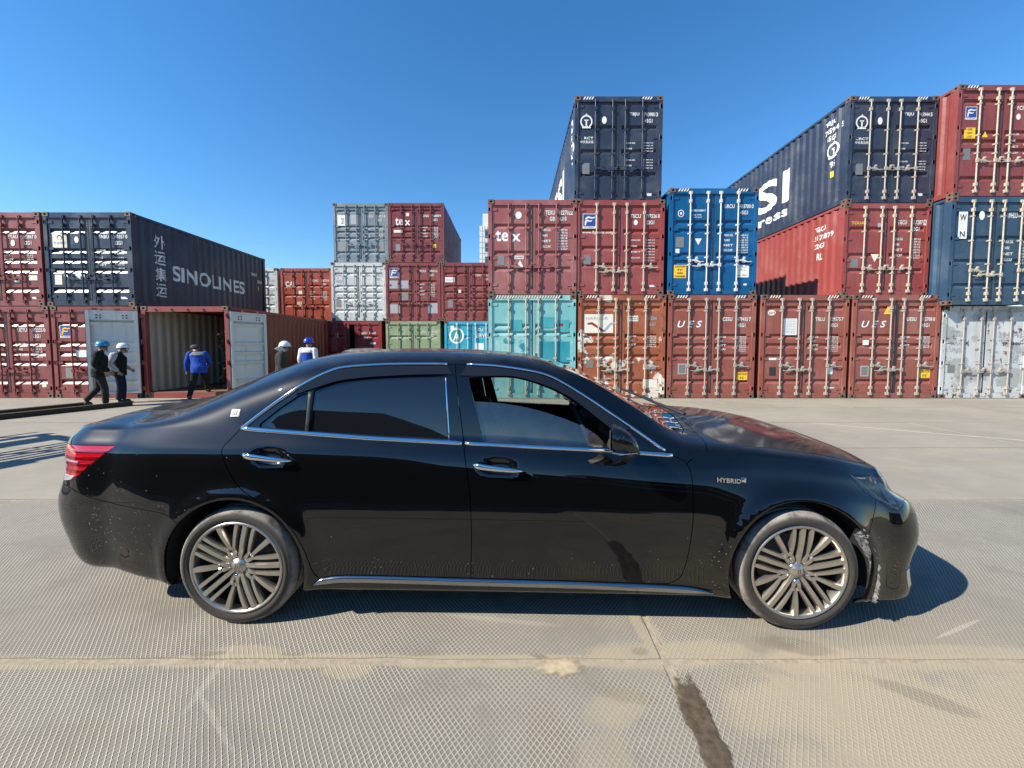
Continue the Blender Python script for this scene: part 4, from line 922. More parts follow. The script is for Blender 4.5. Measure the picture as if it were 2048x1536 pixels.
# V tangents (broken at the belt row beside the cabin, whole elsewhere)
h = np.diff(VK)[None, :, None]; dl = np.diff(P3, axis=1) / h
TL = np.empty_like(P3); TL[:, 0] = dl[:, 0]; TL[:, -1] = dl[:, -1] * np.array([0, 1, 0])
TL[:, 1:-1] = (dl[:, :-1] * h[:, 1:] + dl[:, 1:] * h[:, :-1]) / (h[:, 1:] + h[:, :-1])
TLo, TUp = TL.copy(), TL.copy()          # arriving / leaving tangents
br = np.clip((UU + 1.62) / .25, 0, 1) * np.clip((.95 - UU) / .2, 0, 1); br = (br * br * (3 - 2 * br))[:, None]
TLo[:, 7] = TL[:, 7] * (1 - br) + dl[:, 6] * br; TUp[:, 7] = TL[:, 7] * (1 - br) + (dl[:, 7] * np.array([1, .50, 1.04])) * br
def brk(k, w):
    w = np.asarray(w)[:, None]
    TUp[:, k] = TUp[:, k] * (1 - w) + dl[:, k] * w; TLo[:, k] = TLo[:, k] * (1 - .6 * w) + dl[:, k - 1] * .6 * w
def ss(x): x = np.clip(x, 0, 1); return x * x * (3 - 2 * x)
brk(9, .9 * ss((UU - .15) / .15) * ss((1.0 - UU) / .12)); brk(8, .75 * ss((UU - 1.0) / .15) * ss((2.05 - UU) / .3))
for k in range(11):                       # keep each span's end tangents in step with its own length
    ch = np.linalg.norm(P3[:, k + 1] - P3[:, k], axis=1); hk = VK[k + 1] - VK[k]
    for T in (TUp[:, k], TLo[:, k + 1]): T *= np.minimum(1, 1.15 * ch / np.maximum(np.linalg.norm(T, axis=1) * hk, 1e-9))[:, None]
def colcurve(ci, V):
    k = np.clip(np.searchsorted(VK, V) - 1, 0, 10); hh = VK[k + 1] - VK[k]; t = np.clip((V - VK[k]) / hh, 0, 1)
    a = (2 * t**3 - 3 * t**2 + 1)[:, None]; bq = ((t**3 - 2 * t**2 + t) * hh)[:, None]; c = (-2 * t**3 + 3 * t**2)[:, None]; e = ((t**3 - t**2) * hh)[:, None]
    return a * P3[ci, k] + bq * TUp[ci, k] + c * P3[ci, k + 1] + e * TLo[ci, k + 1]
HANDLES = [(-1.285, .895), (-.087, .845)]
def surf0(U, V):
    U = np.asarray(U, float); V = np.asarray(V, float)
    i = np.clip(np.searchsorted(UU, U) - 1, 0, NC - 2); hh = UU[i + 1] - UU[i]; t = np.clip((U - UU[i]) / hh, 0, 1)
    p0, p1 = colcurve(i, V), colcurve(i + 1, V); im, ip = np.maximum(i - 1, 0), np.minimum(i + 2, NC - 1)
    pm, pp = colcurve(im, V), colcurve(ip, V)
    m0 = (p1 - pm) / np.where(im < i, UU[i + 1] - UU[im], hh)[:, None]; m1 = (pp - p0) / np.where(ip > i + 1, UU[ip] - UU[i], hh)[:, None]
    t = t[:, None]; hh = hh[:, None]
    return (2 * t**3 - 3 * t**2 + 1) * p0 + (t**3 - 2 * t**2 + t) * hh * m0 + (-2 * t**3 + 3 * t**2) * p1 + (t**3 - t**2) * hh * m1
AXF, AXR, HUBZ, ARCH = 1.4650, -1.4620, .312, .374
def surf(U, V):
    p = surf0(U, V)
    x, d, z = p[:, 0], p[:, 1], p[:, 2]
    side = np.clip((d - .5) / .2, 0, 1) * np.clip((.85 - z) / .1, 0, 1)
    for ax in (AXF, AXR):
        r = np.hypot(x - ax, z - HUBZ)
        d = d + side * (.016 * np.exp(-((r - ARCH - .012) / .042) ** 2))
    for hx, hz in HANDLES:
        q = ((x - hx) / .085) ** 2 + ((z - hz - .004) / .036) ** 2
        d = d - side * 0 - np.where(np.asarray(V) < .9, .022 * np.exp(-q * q), 0)
    # rear bumper character line
    return np.stack([x, d, z], 1)
def nrm(U, V, e=.004):
    U = np.asarray(U, float); V = np.asarray(V, float)
    a = surf(np.minimum(U + e, UU[-1]), V) - surf(np.maximum(U - e, UU[0]), V); b = surf(U, np.minimum(V + e, VK[-1])) - surf(U, np.maximum(V - e, 0))
    n = np.cross(a, b); # (x,d,z) with d outward
    # true space is (x,-d,z) on the near side; orientation fixed by outward test
    L = np.linalg.norm(n, axis=1, keepdims=True); n = n / np.maximum(L, 1e-9)
    flip = (n[:, 1] * 1.0 + n[:, 2] * .35) < 0
    n[flip] *= -1
    return n
def uv_from(pts, axis='xz', guess=None):
    """parameters of points given in side view (x,z) or plan (x,d)"""
    pts = np.asarray(pts, float)
    gu = np.linspace(UU[0], UU[-1], 240); gv = np.linspace(0, VK[-1], 150)
    GU, GV = np.meshgrid(gu, gv); gp = surf0(GU.ravel(), GV.ravel()); ii = (0, 2) if axis == 'xz' else (0, 1)
    if axis == 'xz': ok = GV.ravel() < (1.34 if guess is None else guess)
    else: ok = GV.ravel() > .9
    G = gp[:, ii]; res = []
    for p in pts:
        dd = np.where(ok, ((G - p) ** 2).sum(1), 1e9); k = dd.argmin(); u, v = GU.ravel()[k], GV.ravel()[k]
        for _ in range(12):
            f0 = surf0([u], [v])[0][list(ii)] - p; e = 1e-4
            fu = (surf0([u + e], [v])[0][list(ii)] - p - f0) / e; fv = (surf0([u], [v + e])[0][list(ii)] - p - f0) / e
            J = np.array([fu, fv]).T
            if abs(np.linalg.det(J)) < 1e-5: break
            s = np.linalg.solve(J, f0); s = np.clip(s, -.05, .05); u -= s[0]; v -= s[1]
            u = min(max(u, UU[0]), UU[-1]); v = min(max(v, 0), VK[-1])
        res.append((u, v))
    return res
def densify(pts, step=.03, closed=True):
    r = []; n = len(pts)
    for i in range(n if closed else n - 1):
        a, b = np.array(pts[i]), np.array(pts[(i + 1) % n]); k = max(1, int(np.linalg.norm(b - a) / step))
        r += [tuple(a + (b - a) * q / k) for q in range(k)]
    if not closed: r.append(tuple(pts[-1]))
    return r
def smooth_line(pts, n=8):
    """Catmull-Rom through points"""
    p = [np.array(q, float) for q in pts]; r = []
    for i in range(len(p) - 1):
        a, b, c, d = p[max(i - 1, 0)], p[i], p[i + 1], p[min(i + 2, len(p) - 1)]
        for k in range(n):
            t = k / n; r.append(tuple(.5 * (2 * b + (c - a) * t + (2 * a - 5 * b + 4 * c - d) * t * t + (3 * b - a - 3 * c + d) * t**3)))
    r.append(tuple(p[-1])); return r
def inside(poly, q):
    poly = np.asarray(poly); x, y = q[:, 0], q[:, 1]; r = np.zeros(len(q), bool)
    x0, y0 = poly[:, 0], poly[:, 1]; x1, y1 = np.roll(x0, -1), np.roll(y0, -1)
    for a, b, c, d in zip(x0, y0, x1, y1):
        if b == d: continue
        cross = ((b > y) != (d > y)) & (x < (c - a) * (y - b) / (d - b) + a); r ^= cross
    return r
def dist_poly(poly, q, closed=True):
    poly = np.asarray(poly); r = np.full(len(q), 1e9); n = len(poly)
    for i in range(n if closed else n - 1):
        a, b = poly[i], poly[(i + 1) % n]; ab = b - a; L = (ab**2).sum()
        if L < 1e-12: continue
        t = np.clip(((q - a) @ ab) / L, 0, 1); r = np.minimum(r, np.linalg.norm(q - (a + t[:, None] * ab), axis=1))
    return r
def offset_line(poly, o, closed=True):
    p = np.asarray(poly, float); a = np.roll(p, 1, 0); b = np.roll(p, -1, 0)
    if not closed: a[0] = p[0]; b[-1] = p[-1]
    t = b - a; t /= np.maximum(np.linalg.norm(t, axis=1, keepdims=True), 1e-9)
    return p + np.stack([t[:, 1], -t[:, 0]], 1) * o

# --- outlines in side view (x,z), measured on the near flank
CH_TOP = smooth_line([(-1.462, 1.036), (-1.361, 1.121), (-1.216, 1.230), (-1.135, 1.284), (-1.046, 1.330), (-.961, 1.355), (-.765, 1.370), (-.552, 1.374), (-.325, 1.373), (-.114, 1.364), (.064, 1.340), (.175, 1.313), (.268, 1.269), (.409, 1.183), (.545, 1.092), (.681, 1.001), (.80, .918)], 4)
BELT = lambda x: float(np.interp(x, [-1.47, -1.207, -.80, -.361, .128, .519, .83], [1.038, 1.017, .988, .965, .940, .922, .899]))
def belt_pts(x0, x1, dz=0, n=10): return [(x, BELT(x) + dz) for x in np.linspace(x0, x1, n)]
top_r = [p for p in CH_TOP if p[0] < -.345]; top_f = [p for p in CH_TOP if p[0] > -.325]
GAPX = [(-.336, 1.373), (-.302, 1.161), (-.272, .960), (-.246, .815), (-.226, .678), (-.221, .482), (-.229, .250)]
FDOOR = GAPX[::-1] + top_f + smooth_line([(.83, .899), (.880, .878), (.908, .850), (.917, .800), (.915, .682), (.910, .568), (.889, .409), (.860, .293), (.80, .250)], 4)
RDOOR = smooth_line([(-1.468, 1.034), (-1.512, .978), (-1.539, .937), (-1.524, .887), (-1.501, .845), (-1.463, .785), (-1.42, .740), (-1.335, .690), (-1.235, .632), (-1.14, .533), (-1.083, .428), (-1.045, .30), (-1.0, .252)], 3) + GAPX[::-1] + top_r[::-1]
FWIN = belt_pts(-.168, .56, .012)[::-1] + [(-.255, 1.302)] + smooth_line([(-.18, 1.307), (-.008, 1.306), (.132, 1.270), (.239, 1.226), (.341, 1.167), (.44, 1.09), (.519, 1.029), (.565, .965)], 4)[:-1]
RWIN = belt_pts(-1.105, -.362, .012)[::-1] + [(-1.100, 1.232)] + smooth_line([(-1.05, 1.256), (-.965, 1.281), (-.83, 1.299), (-.689, 1.308), (-.54, 1.314), (-.388, 1.317)], 4)
QWIN = belt_pts(-1.372, -1.128, .012, 6)[::-1] + [(-1.372, 1.058), (-1.28, 1.135), (-1.178, 1.208), (-1.132, 1.222)]
VISF = [(-.300, 1.311)] + smooth_line([(-.18, 1.307), (-.008, 1.306), (.132, 1.270), (.239, 1.226), (.341, 1.167), (.44, 1.09), (.519, 1.029)], 4) + [(.62, 1.022)] + [(x, z - .013) for x, z in CH_TOP if -.31 < x < .60][::-1]
_t = [p for p in CH_TOP if -1.19 < p[0] < -.36]
VISR = [(-1.192, 1.212), (-1.105, 1.240)] + smooth_line([(-1.05, 1.258), (-.965, 1.283), (-.83, 1.300), (-.689, 1.309), (-.54, 1.315), (-.345, 1.318)], 4) + [(x, z - .013) for x, z in _t[::-1]]
TAIL = [(-2.166, .934), (-2.29, .936), (-2.40, .935), (-2.50, .932), (-2.60, .915), (-2.62, .80), (-2.60, .728), (-2.54, .726), (-2.41, .746), (-2.341, .788), (-2.297, .830), (-2.239, .877)]
RB_TOP = smooth_line([(-2.60, .728), (-2.50, .722), (-2.41, .712), (-2.345, .690), (-2.273, .664), (-2.145, .640), (-1.896, .612), (-1.79, .585), (-1.70, .53)], 4)
HEAD = [(1.775, .792), (1.83, .787), (1.881, .781), (1.94, .774), (2.01, .762), (2.08, .735), (2.10, .69), (2.085, .645), (2.04, .628), (1.972, .622), (1.924, .654), (1.846, .709), (1.804, .752)]
def circ(ax, r, a0, a1, n=40): return [(ax + r * math.cos(a), HUBZ + r * math.sin(a)) for a in np.linspace(R(a0), R(a1), n)]

def to_uv(pts, step=.03, guess=None, closed=True): return np.array(uv_from(densify(pts, step, closed), 'xz', guess))
v8, v9, v10, v11 = VK[8], VK[9], VK[10], VK[11]; UMIN, UMAX = UU[0], UU[-1]
PAN = {}
PAN['front_door'] = to_uv(FDOOR, .04, 1.3); PAN['rear_door'] = to_uv(RDOOR, .04, 1.3)
uF, uR, uQ = to_uv(FWIN, .04, 1.3), to_uv(RWIN, .04, 1.3), to_uv(QWIN, .04, 1.3)
PAN['tail_lamp'] = to_uv(TAIL, .03, 1.0); PAN['headlamp'] = to_uv(HEAD, .03, 1.2)
aF, aR = to_uv(circ(AXF, ARCH, -28, 208), .05, 1.0, False), to_uv(circ(AXR, ARCH, -28, 208), .05, 1.0, False)
def close_down(a): return np.vstack([a, [(a[-1][0], -.05), (a[0][0], -.05)]])
aFh, aRh = close_down(aF), close_down(aR)
rb = to_uv(RB_TOP, .04, 1.0, False)
PAN['rear_bumper'] = np.vstack([[(UMIN - .01, -.02)], [(UMIN - .01, rb[0][1])], rb, [(rb[-1][0] + .15, rb[-1][1] - .12)], [(-1.72, -.02)]])
PAN['front_bumper'] = np.vstack([[(1.70, -.02)], to_uv([(1.78, .50), (1.84, .575), (1.895, .672)], .03, 1.0, False), [tuple(PAN['headlamp'][k]) for k in np.argsort(PAN['headlamp'][:, 0])[:1]] * 0 or to_uv([(1.93, .655)], .03, 1.0, False), [(2.20, .66)], [(2.45, .80)], [(UMAX + .01, .80)], [(UMAX + .01, -.02)]])
PAN['bonnet'] = np.array(densify([(1.045, v8 + .01), (1.10, v8), (1.5, v8), (1.80, v8 + .004), (1.98, v8 + .03), (2.15, v8 + .05), (2.4, v8 + .045), (UMAX + .01, v8 + .04), (UMAX + .01, v11 + .01), (1.075, v11 + .01), (1.065, v10), (1.045, v9 + .05)], .06))
PAN['boot_lid'] = np.array(densify([(-2.075, v8 - .01), (-2.14, v8 - .08), (-2.25, 1.13), (-2.62, 1.11), (-2.63, .60), (UMIN - .01, .60), (UMIN - .01, v11 + .01), (-2.105, v11 + .01), (-2.095, v10), (-2.07, v9)], .06))
PAN['windscreen'] = np.array(densify([(.945, v9 + .005), (.65, v9 - .005), (.40, v9), (.27, v9 + .02), (.22, v9 + .08), (.17, v10), (.15, v11 + .01), (1.045, v11 + .01), (1.03, v10), (.99, v9 + .08)], .05))
PAN['rear_window'] = np.array(densify([(-1.98, v9 + .02), (-1.7, v9 + .015), (-1.45, v9 + .03), (-1.36, v9 + .10), (-1.30, v10), (-1.29, v11 + .01), (-2.06, v11 + .01), (-2.05, v10), (-2.02, v9 + .08)], .05))
PAN['front_fender'] = None
gr = [(2.52, .30), (UMAX + .01, .30), (UMAX + .01, .70), (2.52, .70)]
PAN['grille'] = np.array(densify(gr, .05))
FOG = to_uv([(2.05, .30), (2.10, .31), (2.15, .25), (2.15, .21), (2.08, .20)], .03, .6)
GAPW = .0021
ORDER = ['grille', 'tail_lamp', 'headlamp', 'front_door', 'rear_door', 'windscreen', 'rear_window', 'boot_lid', 'bonnet', 'rear_bumper', 'front_bumper']
# one constrained triangulation of the whole flank
verts2, edges2 = [], []
def add_line(p, closed=True):
    p = np.asarray(p); o = len(verts2); n = len(p)
    for q in p: verts2.append((min(max(q[0], UMIN), UMAX), min(max(q[1], 0), VK[-1])))
    for i in range(n if closed else n - 1): edges2.append((o + i, o + (i + 1) % n))
fend_line = np.vstack([to_uv([(.902, .86), (.935, .88)], .03, 1.0, False), [(1.03, VK[7] + .1)], [(1.045, v8 + .01)]])
for k in ORDER:
    add_line(offset_line(PAN[k], GAPW)); add_line(offset_line(PAN[k], -GAPW))
for hole in (uF, uR, uQ, aFh, aRh): add_line(hole)
add_line(offset_line(fend_line, GAPW, False), False); add_line(offset_line(fend_line, -GAPW, False), False)
outer = [(UMIN, 0), (UMAX, 0), (UMAX, VK[-1]), (UMIN, VK[-1])]; add_line(densify(outer, .05))
for u in np.arange(UMIN, UMAX + .001, .034):
    for v in list(np.arange(0, VK[5], .032)) + list(np.arange(VK[5], VK[7] + .001, .0142)) + list(np.arange(VK[7] + .03, VK[-1] + .001, .036)):
        verts2.append((u, min(v, VK[-1])))
res = mgeo.delaunay_2d_cdt([Vector(p) for p in verts2], edges2, [], 0, 1e-5)
V2 = np.array([p[:] for p in res[0]]); F2 = np.array([f for f in res[2]])
CEN = V2[F2].mean(1)
lab = np.array(['body'] * len(F2), dtype=object)
INP = {k: inside(PAN[k], CEN) for k in ORDER}
for k in ORDER[::-1]: lab[INP[k]] = k
fen = (CEN[:, 0] > .9) & (lab == 'body') & (CEN[:, 1] < v8 - .002)
right = CEN[:, 0] > np.interp(CEN[:, 1], fend_line[:, 1], fend_line[:, 0])
lab[fen & right & (CEN[:, 1] > VK[1] + .02)] = 'front_fender'
gapd = np.full(len(F2), 1e9)
for k in ORDER:
    d = dist_poly(PAN[k], CEN); own = np.ones(len(F2), bool)
    if k == 'front_bumper': own = CEN[:, 0] > 1.0
    gapd = np.minimum(gapd, np.where(own, d, 1e9))
gapd = np.minimum(gapd, dist_poly(fend_line, CEN, False))
lab[gapd < GAPW * .9] = 'gap'
for hole in (uF, uR, uQ, aFh, aRh): lab[inside(hole, CEN)] = 'hole'
# degenerate slivers outside the sheet
PT = surf(V2[:, 0], V2[:, 1]); NR = nrm(V2[:, 0], V2[:, 1])
def mirror_mesh(name, fidx, mat, both, far=False, off=0.0, rim=.018):
    """panel mesh from the chosen triangles; both = near and far half in one mesh"""
    F = F2[fidx]; used = np.unique(F); mp = -np.ones(len(V2), int); mp[used] = np.arange(len(used)); F = mp[F]
    p = PT[used] + NR[used] * off; n = NR[used]
    def half(sign):
        q = p.copy(); q[:, 1] *= sign; m = n.copy(); m[:, 1] *= sign; return q, m
    tri = p[F]; gn = np.cross(tri[:, 1] - tri[:, 0], tri[:, 2] - tri[:, 0]); want = n[F].mean(1)
    fl = (gn * want).sum(1) < 0; F = F.copy(); F[fl] = F[fl][:, ::-1]          # orientation in (x,d,z)
    vs, ns, fs = [], [], []
    signs = (-1, 1) if both else ((1,) if far else (-1,))
    base = {}
    for sg in signs:
        q, m = half(sg); o = len(vs)
        idx = np.arange(len(q)) + o
        if sg == 1 and both:
            idx = np.array([(i if abs(q[i, 1]) < 1e-6 else -1) for i in range(len(q))]); keep = idx < 0
            idx2 = idx.copy(); idx2[keep] = np.arange(keep.sum()) + o; vs += list(q[keep]); ns += list(m[keep]); idx = idx2
        else: vs += list(q); ns += list(m)
        FF = idx[F]; FF = FF[:, ::-1] if sg == -1 else FF
        fs += [tuple(f) for f in FF]
    nf = len(fs)
    if rim:
        cnt = {}
        for f in fs:
            for i in range(3):
                e = (f[i], f[(i + 1) % 3]); key = (min(e), max(e)); cnt.setdefault(key, []).append(e)
        bd = [v[0] for v in cnt.values() if len(v) == 1]
        nv = np.array(vs); nn = np.array(ns)
        for a, b2 in bd:
            if abs(nv[a][1]) < 1e-6 and abs(nv[b2][1]) < 1e-6: continue
            t = nv[b2] - nv[a]; w = np.cross(t, nn[a]); L = np.linalg.norm(w)
            if L < 1e-9: continue
            w /= L; o = len(vs)
            vs += [nv[a], nv[b2], nv[b2] - nn[b2] * rim, nv[a] - nn[a] * rim]
            e0 = (nn[a] + w * .6); e0 /= np.linalg.norm(e0); e1 = (nn[b2] + w * .6); e1 /= np.linalg.norm(e1)
            ns += [w, w, w, w]; fs.append((o, o + 3, o + 2, o + 1))
    me = bpy.data.meshes.new(name); me.from_pydata([tuple(v) for v in vs], [], fs); me.materials.append(mat)
    me.polygons.foreach_set('use_smooth', [True] * len(fs)); me.update()
    me.normals_split_custom_set_from_vertices([tuple(v) for v in ns]); return me
def patch_mesh(name, poly, mat, far=False, off=0.0, both=False, rim=.004, step=.04):
    """separate panel over a parameter outline, lifted off the surface"""
    poly = np.array(poly); vv = [tuple(q) for q in poly]; n = len(vv); ee = [(i, (i + 1) % n) for i in range(n)]
    lo, hi = poly.min(0), poly.max(0)
    gp = np.array([(u, v) for u in np.arange(lo[0], hi[0], step) for v in np.arange(lo[1], hi[1], step)])
    if len(gp):
        k = inside(poly, gp) & (dist_poly(poly, gp) > step * .3); vv += [tuple(q) for q in gp[k]]
    r = mgeo.delaunay_2d_cdt([Vector(q) for q in vv], ee, [], 0, 1e-5)
    v2 = np.array([q[:] for q in r[0]]); f2 = np.array([f for f in r[2]]); f2 = f2[inside(poly, v2[f2].mean(1))]
    global PT, NR, V2, F2
    keep = (PT, NR, V2, F2); V2, F2 = v2, f2; PT, NR = surf(v2[:, 0], v2[:, 1]), nrm(v2[:, 0], v2[:, 1])
    try: return mirror_mesh(name, np.arange(len(f2)), mat, both, far, off, rim)
    finally: PT, NR, V2, F2 = keep
def strip(name, uv, w, t, mat, far=False, lift=.0, closed=False, taper=False):
    """moulding along a line on the body: rounded bar of width w and thickness t"""
    uv = np.asarray(uv); p = surf(uv[:, 0], uv[:, 1]); n = nrm(uv[:, 0], uv[:, 1])
    tg = np.gradient(p, axis=0); tg /= np.maximum(np.linalg.norm(tg, axis=1, keepdims=True), 1e-9); s = np.cross(n, tg)
    b = MB(); prof = [(-.5, 0), (-.42, .7), (-.2, 1), (.2, 1), (.42, .7), (.5, 0)]; N = len(uv); k = len(prof); vs = []
    for i in range(N):
        ww = w * (min(1, (min(i, N - 1 - i) + .3) / 6) if taper else 1)
        for a, h2 in prof:
            q = p[i] + s[i] * a * ww + n[i] * (lift + h2 * t); vs.append((q[0], q[1] if far else -q[1], q[2]))
    fs = []
    for i in range(N - 1):
        for j in range(k - 1): fs.append((i * k + j, i * k + j + 1, (i + 1) * k + j + 1, (i + 1) * k + j))
    fs.append(tuple(range(k))); fs.append(tuple((N - 1) * k + j for j in range(k)))
    if far: fs = [f[::-1] for f in fs]
    b.add(vs, fs, 0, True); me = b.mesh(name, mat)
    bm = bmesh.new(); bm.from_mesh(me); bmesh.ops.recalc_face_normals(bm, faces=bm.faces[:]); bm.to_mesh(me); bm.free(); return me

CAR_O = (.0266, 2.8959, 0); CAR_YAW = R(-.87)
car = thing('parked_car', 'black saloon car, dusty and chrome trimmed, parked across the foreground', 'car', CAR_O, CAR_YAW)
sel = lambda k: np.where(lab == k)[0]
put('body', mirror_mesh('body', sel('body'), M['car'], True), car)
for k in ('bonnet', 'boot_lid', 'rear_bumper', 'front_bumper'): put(k, mirror_mesh(k, sel(k), M['car'], True), car)
put('grille', mirror_mesh('grille', sel('grille'), M['trim'], True, off=-.004, rim=.03), car)
put('windscreen', mirror_mesh('windscreen', sel('windscreen'), M['screen'], True, off=-.003, rim=.006), car)
put('rear_window', mirror_mesh('rear_window', sel('rear_window'), M['privacy'], True, off=-.003, rim=.006), car)
for far in (False, True):
    put('front_fender', mirror_mesh('front_fender', sel('front_fender'), M['car'], False, far), car)
    fd = put('front_door', mirror_mesh('front_door', sel('front_door'), M['car'], False, far), car)
    rd = put('rear_door', mirror_mesh('rear_door', sel('rear_door'), M['car'], False, far), car)
    # glass
    put('window_glass', patch_mesh('window_glass', uR, M['privacy'], far, -.010), rd)
    put('window_glass', patch_mesh('window_glass', uQ, M['privacy'], far, -.010), rd)
    if far: gl = uF
    else:
        low = belt_pts(-.168, .50, .004, 10)[::-1] + smooth_line([(-.224, 1.178), (-.076, 1.168), (.06, 1.146), (.20, 1.109), (.336, 1.060), (.43, 1.01), (.50, .94)], 4)[:-1]
        gl = to_uv(low, .04, 1.3)
    put('window_glass', patch_mesh('window_glass', gl, M['glass'], far, -.014), fd)
    put('rain_visor', patch_mesh('rain_visor', to_uv(VISF, .03, 1.31), M['visor'], far, .010, rim=.010), fd)
    put('rain_visor', patch_mesh('rain_visor', to_uv(VISR, .03, 1.31), M['visor'], far, .010, rim=.010), rd)
    # chrome lines
    put('chrome_trim', strip('chrome_trim', to_uv(top_r, .03, 1.32, False), .017, .010, M['chrome'], far), rd)
    put('chrome_trim', strip('chrome_trim', to_uv(top_f, .03, 1.32, False), .016, .010, M['chrome'], far), fd)
    put('chrome_trim', strip('chrome_trim', to_uv(belt_pts(-1.462, -.282, -.002, 40), .03, 1.0, False), .026, .010, M['chrome'], far), rd)
    put('chrome_trim', strip('chrome_trim', to_uv(belt_pts(-.264, .835, -.002, 36), .03, 1.0, False), .024, .010, M['chrome'], far), fd)
    put('pillar_trim', strip('pillar_trim', to_uv([(-.352, BELT(-.352) + .012), (-.366, 1.149), (-.383, 1.316)], .03, 1.3, False), .008, .005, M['chrome'], far), rd)
    put('pillar_trim', strip('pillar_trim', to_uv([(-1.117, BELT(-1.117) + .012), (-1.115, 1.1), (-1.116, 1.226)], .03, 1.3, False), .022, .004, M['trim'], far), rd)
    put('sill_moulding', strip('sill_moulding', to_uv(smooth_line([(-1.045, .240), (-.98, .254), (-.829, .264), (-.3, .254), (.3, .242), (.8, .224), (1.025, .208)], 8), .03, .6, False), .036, .012, M['sillchrome'], far, .004, taper=True), car)
    # handles
    for (hx, hz), dr in zip(HANDLES, (rd, fd)):
        uvh = to_uv([(hx - .131, hz + .013), (hx, hz - .002), (hx + .132, hz - .014)], .018, .9, False)
        p = surf0(uvh[:, 0], uvh[:, 1]); n = np.array([0, .985, .17]); N = len(p); b = MB(); vs = []
        for i in range(N):
            t = i / (N - 1); w = (.0175 - .008 * t ** 1.6) * min(1, (.35 + 9 * t), (.25 + 7 * (1 - t))); lift = .012 + .024 * min(1, 5 * t, 5 * (1 - t)) ** .6
            for a in range(8):
                an = 2 * math.pi * a / 8; q = p[i] + n * (lift + .010 * math.cos(an)) + np.array([0, 0, 1]) * w * math.sin(an)
                vs.append((q[0], q[1] if far else -q[1], q[2]))
        fs = [(i * 8 + a, i * 8 + (a + 1) % 8, (i + 1) * 8 + (a + 1) % 8, (i + 1) * 8 + a) for i in range(N - 1) for a in range(8)] + [tuple(range(8)), tuple((N - 1) * 8 + a for a in range(8))]
        me = b.add(vs, fs, 0, True).mesh('handle', M['chrome']); bm = bmesh.new(); bm.from_mesh(me); bmesh.ops.recalc_face_normals(bm, faces=bm.faces[:]); bm.to_mesh(me); bm.free()
        put('handle', me, dr)
    # lamps
    tl = put('tail_lamp', mirror_mesh('tail_lamp', sel('tail_lamp'), M['red_lamp'], False, far, rim=.02), car)
    def on_body(pts, mat, name, par, off, **kw): return put(name, patch_mesh(name, to_uv(pts, .03, 1.0), mat, far, off, **kw), par)
    on_body([(-2.59, .768), (-2.50, .768), (-2.375, .778), (-2.41, .752), (-2.50, .735), (-2.59, .735)], M['clear_lamp'], 'reversing_lens', tl, .004)
    for za, zb, xa in ((.908, .899, -2.21), (.876, .862, -2.25), (.842, .828, -2.29), (.808, .792, -2.33)):
        on_body([(-2.58, za), (xa, za), (xa - .012, zb), (-2.58, zb)], M['red_dark'], 'lamp_rib', tl, .003)
    on_body([(-2.47, .858), (-2.36, .853), (-2.36, .847), (-2.47, .851)], M['clear_lamp'], 'lamp_rib', tl, .005)
    hl = put('headlamp', mirror_mesh('headlamp', sel('headlamp'), M['lens'], False, far, rim=0), car)
    put('lamp_housing', patch_mesh('lamp_housing', PAN['headlamp'], M['trim'], far, -.075, rim=0), hl)
    sgn = 1 if far else -1
    for (lx, ld, lz, lr, mt) in ((1.985, .66, .70, .048, 'chrome'), (2.07, .55, .685, .042, 'chrome'), (1.90, .735, .742, .028, 'disc')):
        b = MB(); b.lathe([(lr, 0), (lr * .96, .03), (lr * .8, .035), (lr * .72, .012), (lr * .5, -.006), (0.001, -.02)], 20, 'z'); o = b.build('projector', M[mt], hl, (lx, sgn * ld, lz)); o.rotation_euler = (0, R(70), sgn * R(38))
    put('lamp_trim', strip('lamp_trim', to_uv([(1.79, .792), (1.86, .735), (1.93, .675), (2.0, .628), (2.07, .612)], .02, 1.1, False), .008, .004, M['chrome'], far, -.006), hl)
    put('lamp_trim', strip('lamp_trim', to_uv([(1.79, .785), (1.87, .765), (1.95, .742), (2.03, .712)], .02, 1.1, False), .012, .004, M['disc'], far, -.03), hl)
    on_body([(1.985, .748), (2.05, .728), (2.07, .68), (2.05, .645), (2.0, .650)], M['lampgrey'], 'side_reflector', hl, -.022)
    on_body([(1.82, .783), (1.93, .772), (1.97, .760), (1.86, .768)], M['lampgrey'], 'lamp_eyebrow', hl, -.012)
    put('fog_trim', patch_mesh('fog_trim', FOG, M['chrome'], far, .004, rim=.01), car)
    # door mirror
    b = MB(); prof = []
    for i in range(11):
        t = i / 10; x = .165 * t
        hh = .132 * (1 - t ** 2.3) ** .55; prof.append((x, hh))
    vs = []; K = 14
    for i, (x, hh) in enumerate(prof):
        for a in range(K):
            an = 2 * math.pi * a / K; cy = math.copysign(abs(math.cos(an)) ** .7, math.cos(an)); cz = math.copysign(abs(math.sin(an)) ** .7, math.sin(an))
            vs.append((x, cy * .080 * (1 - .5 * (i / 10) ** 2) * (.15 + .85 * hh / .132), cz * hh * .5 + hh * .5 - .02 * i / 10))
    fs = [(i * K + a, i * K + (a + 1) % K, (i + 1) * K + (a + 1) % K, (i + 1) * K + a) for i in range(10) for a in range(K)] + [tuple(range(K))]
    me = b.add(vs, fs, 0, True).mesh('door_mirror', M['car']); bm = bmesh.new(); bm.from_mesh(me); bmesh.ops.recalc_face_normals(bm, faces=bm.faces[:]); bm.to_mesh(me); bm.free()
    dmr = put('door_mirror', me, car, (.480, sgn * .945, .968)); dmr.scale = (.82, .9, .92); dmr.rotation_euler = (0, 0, sgn * R(20))
    MB().tube([(.01, 0, -.004), (.06, 0, -.010), (.15, 0, -.002)], [.05, .058, .02], 10).build('mirror_trim', M['chrome'], dmr).scale = (1, 1.5, .28)
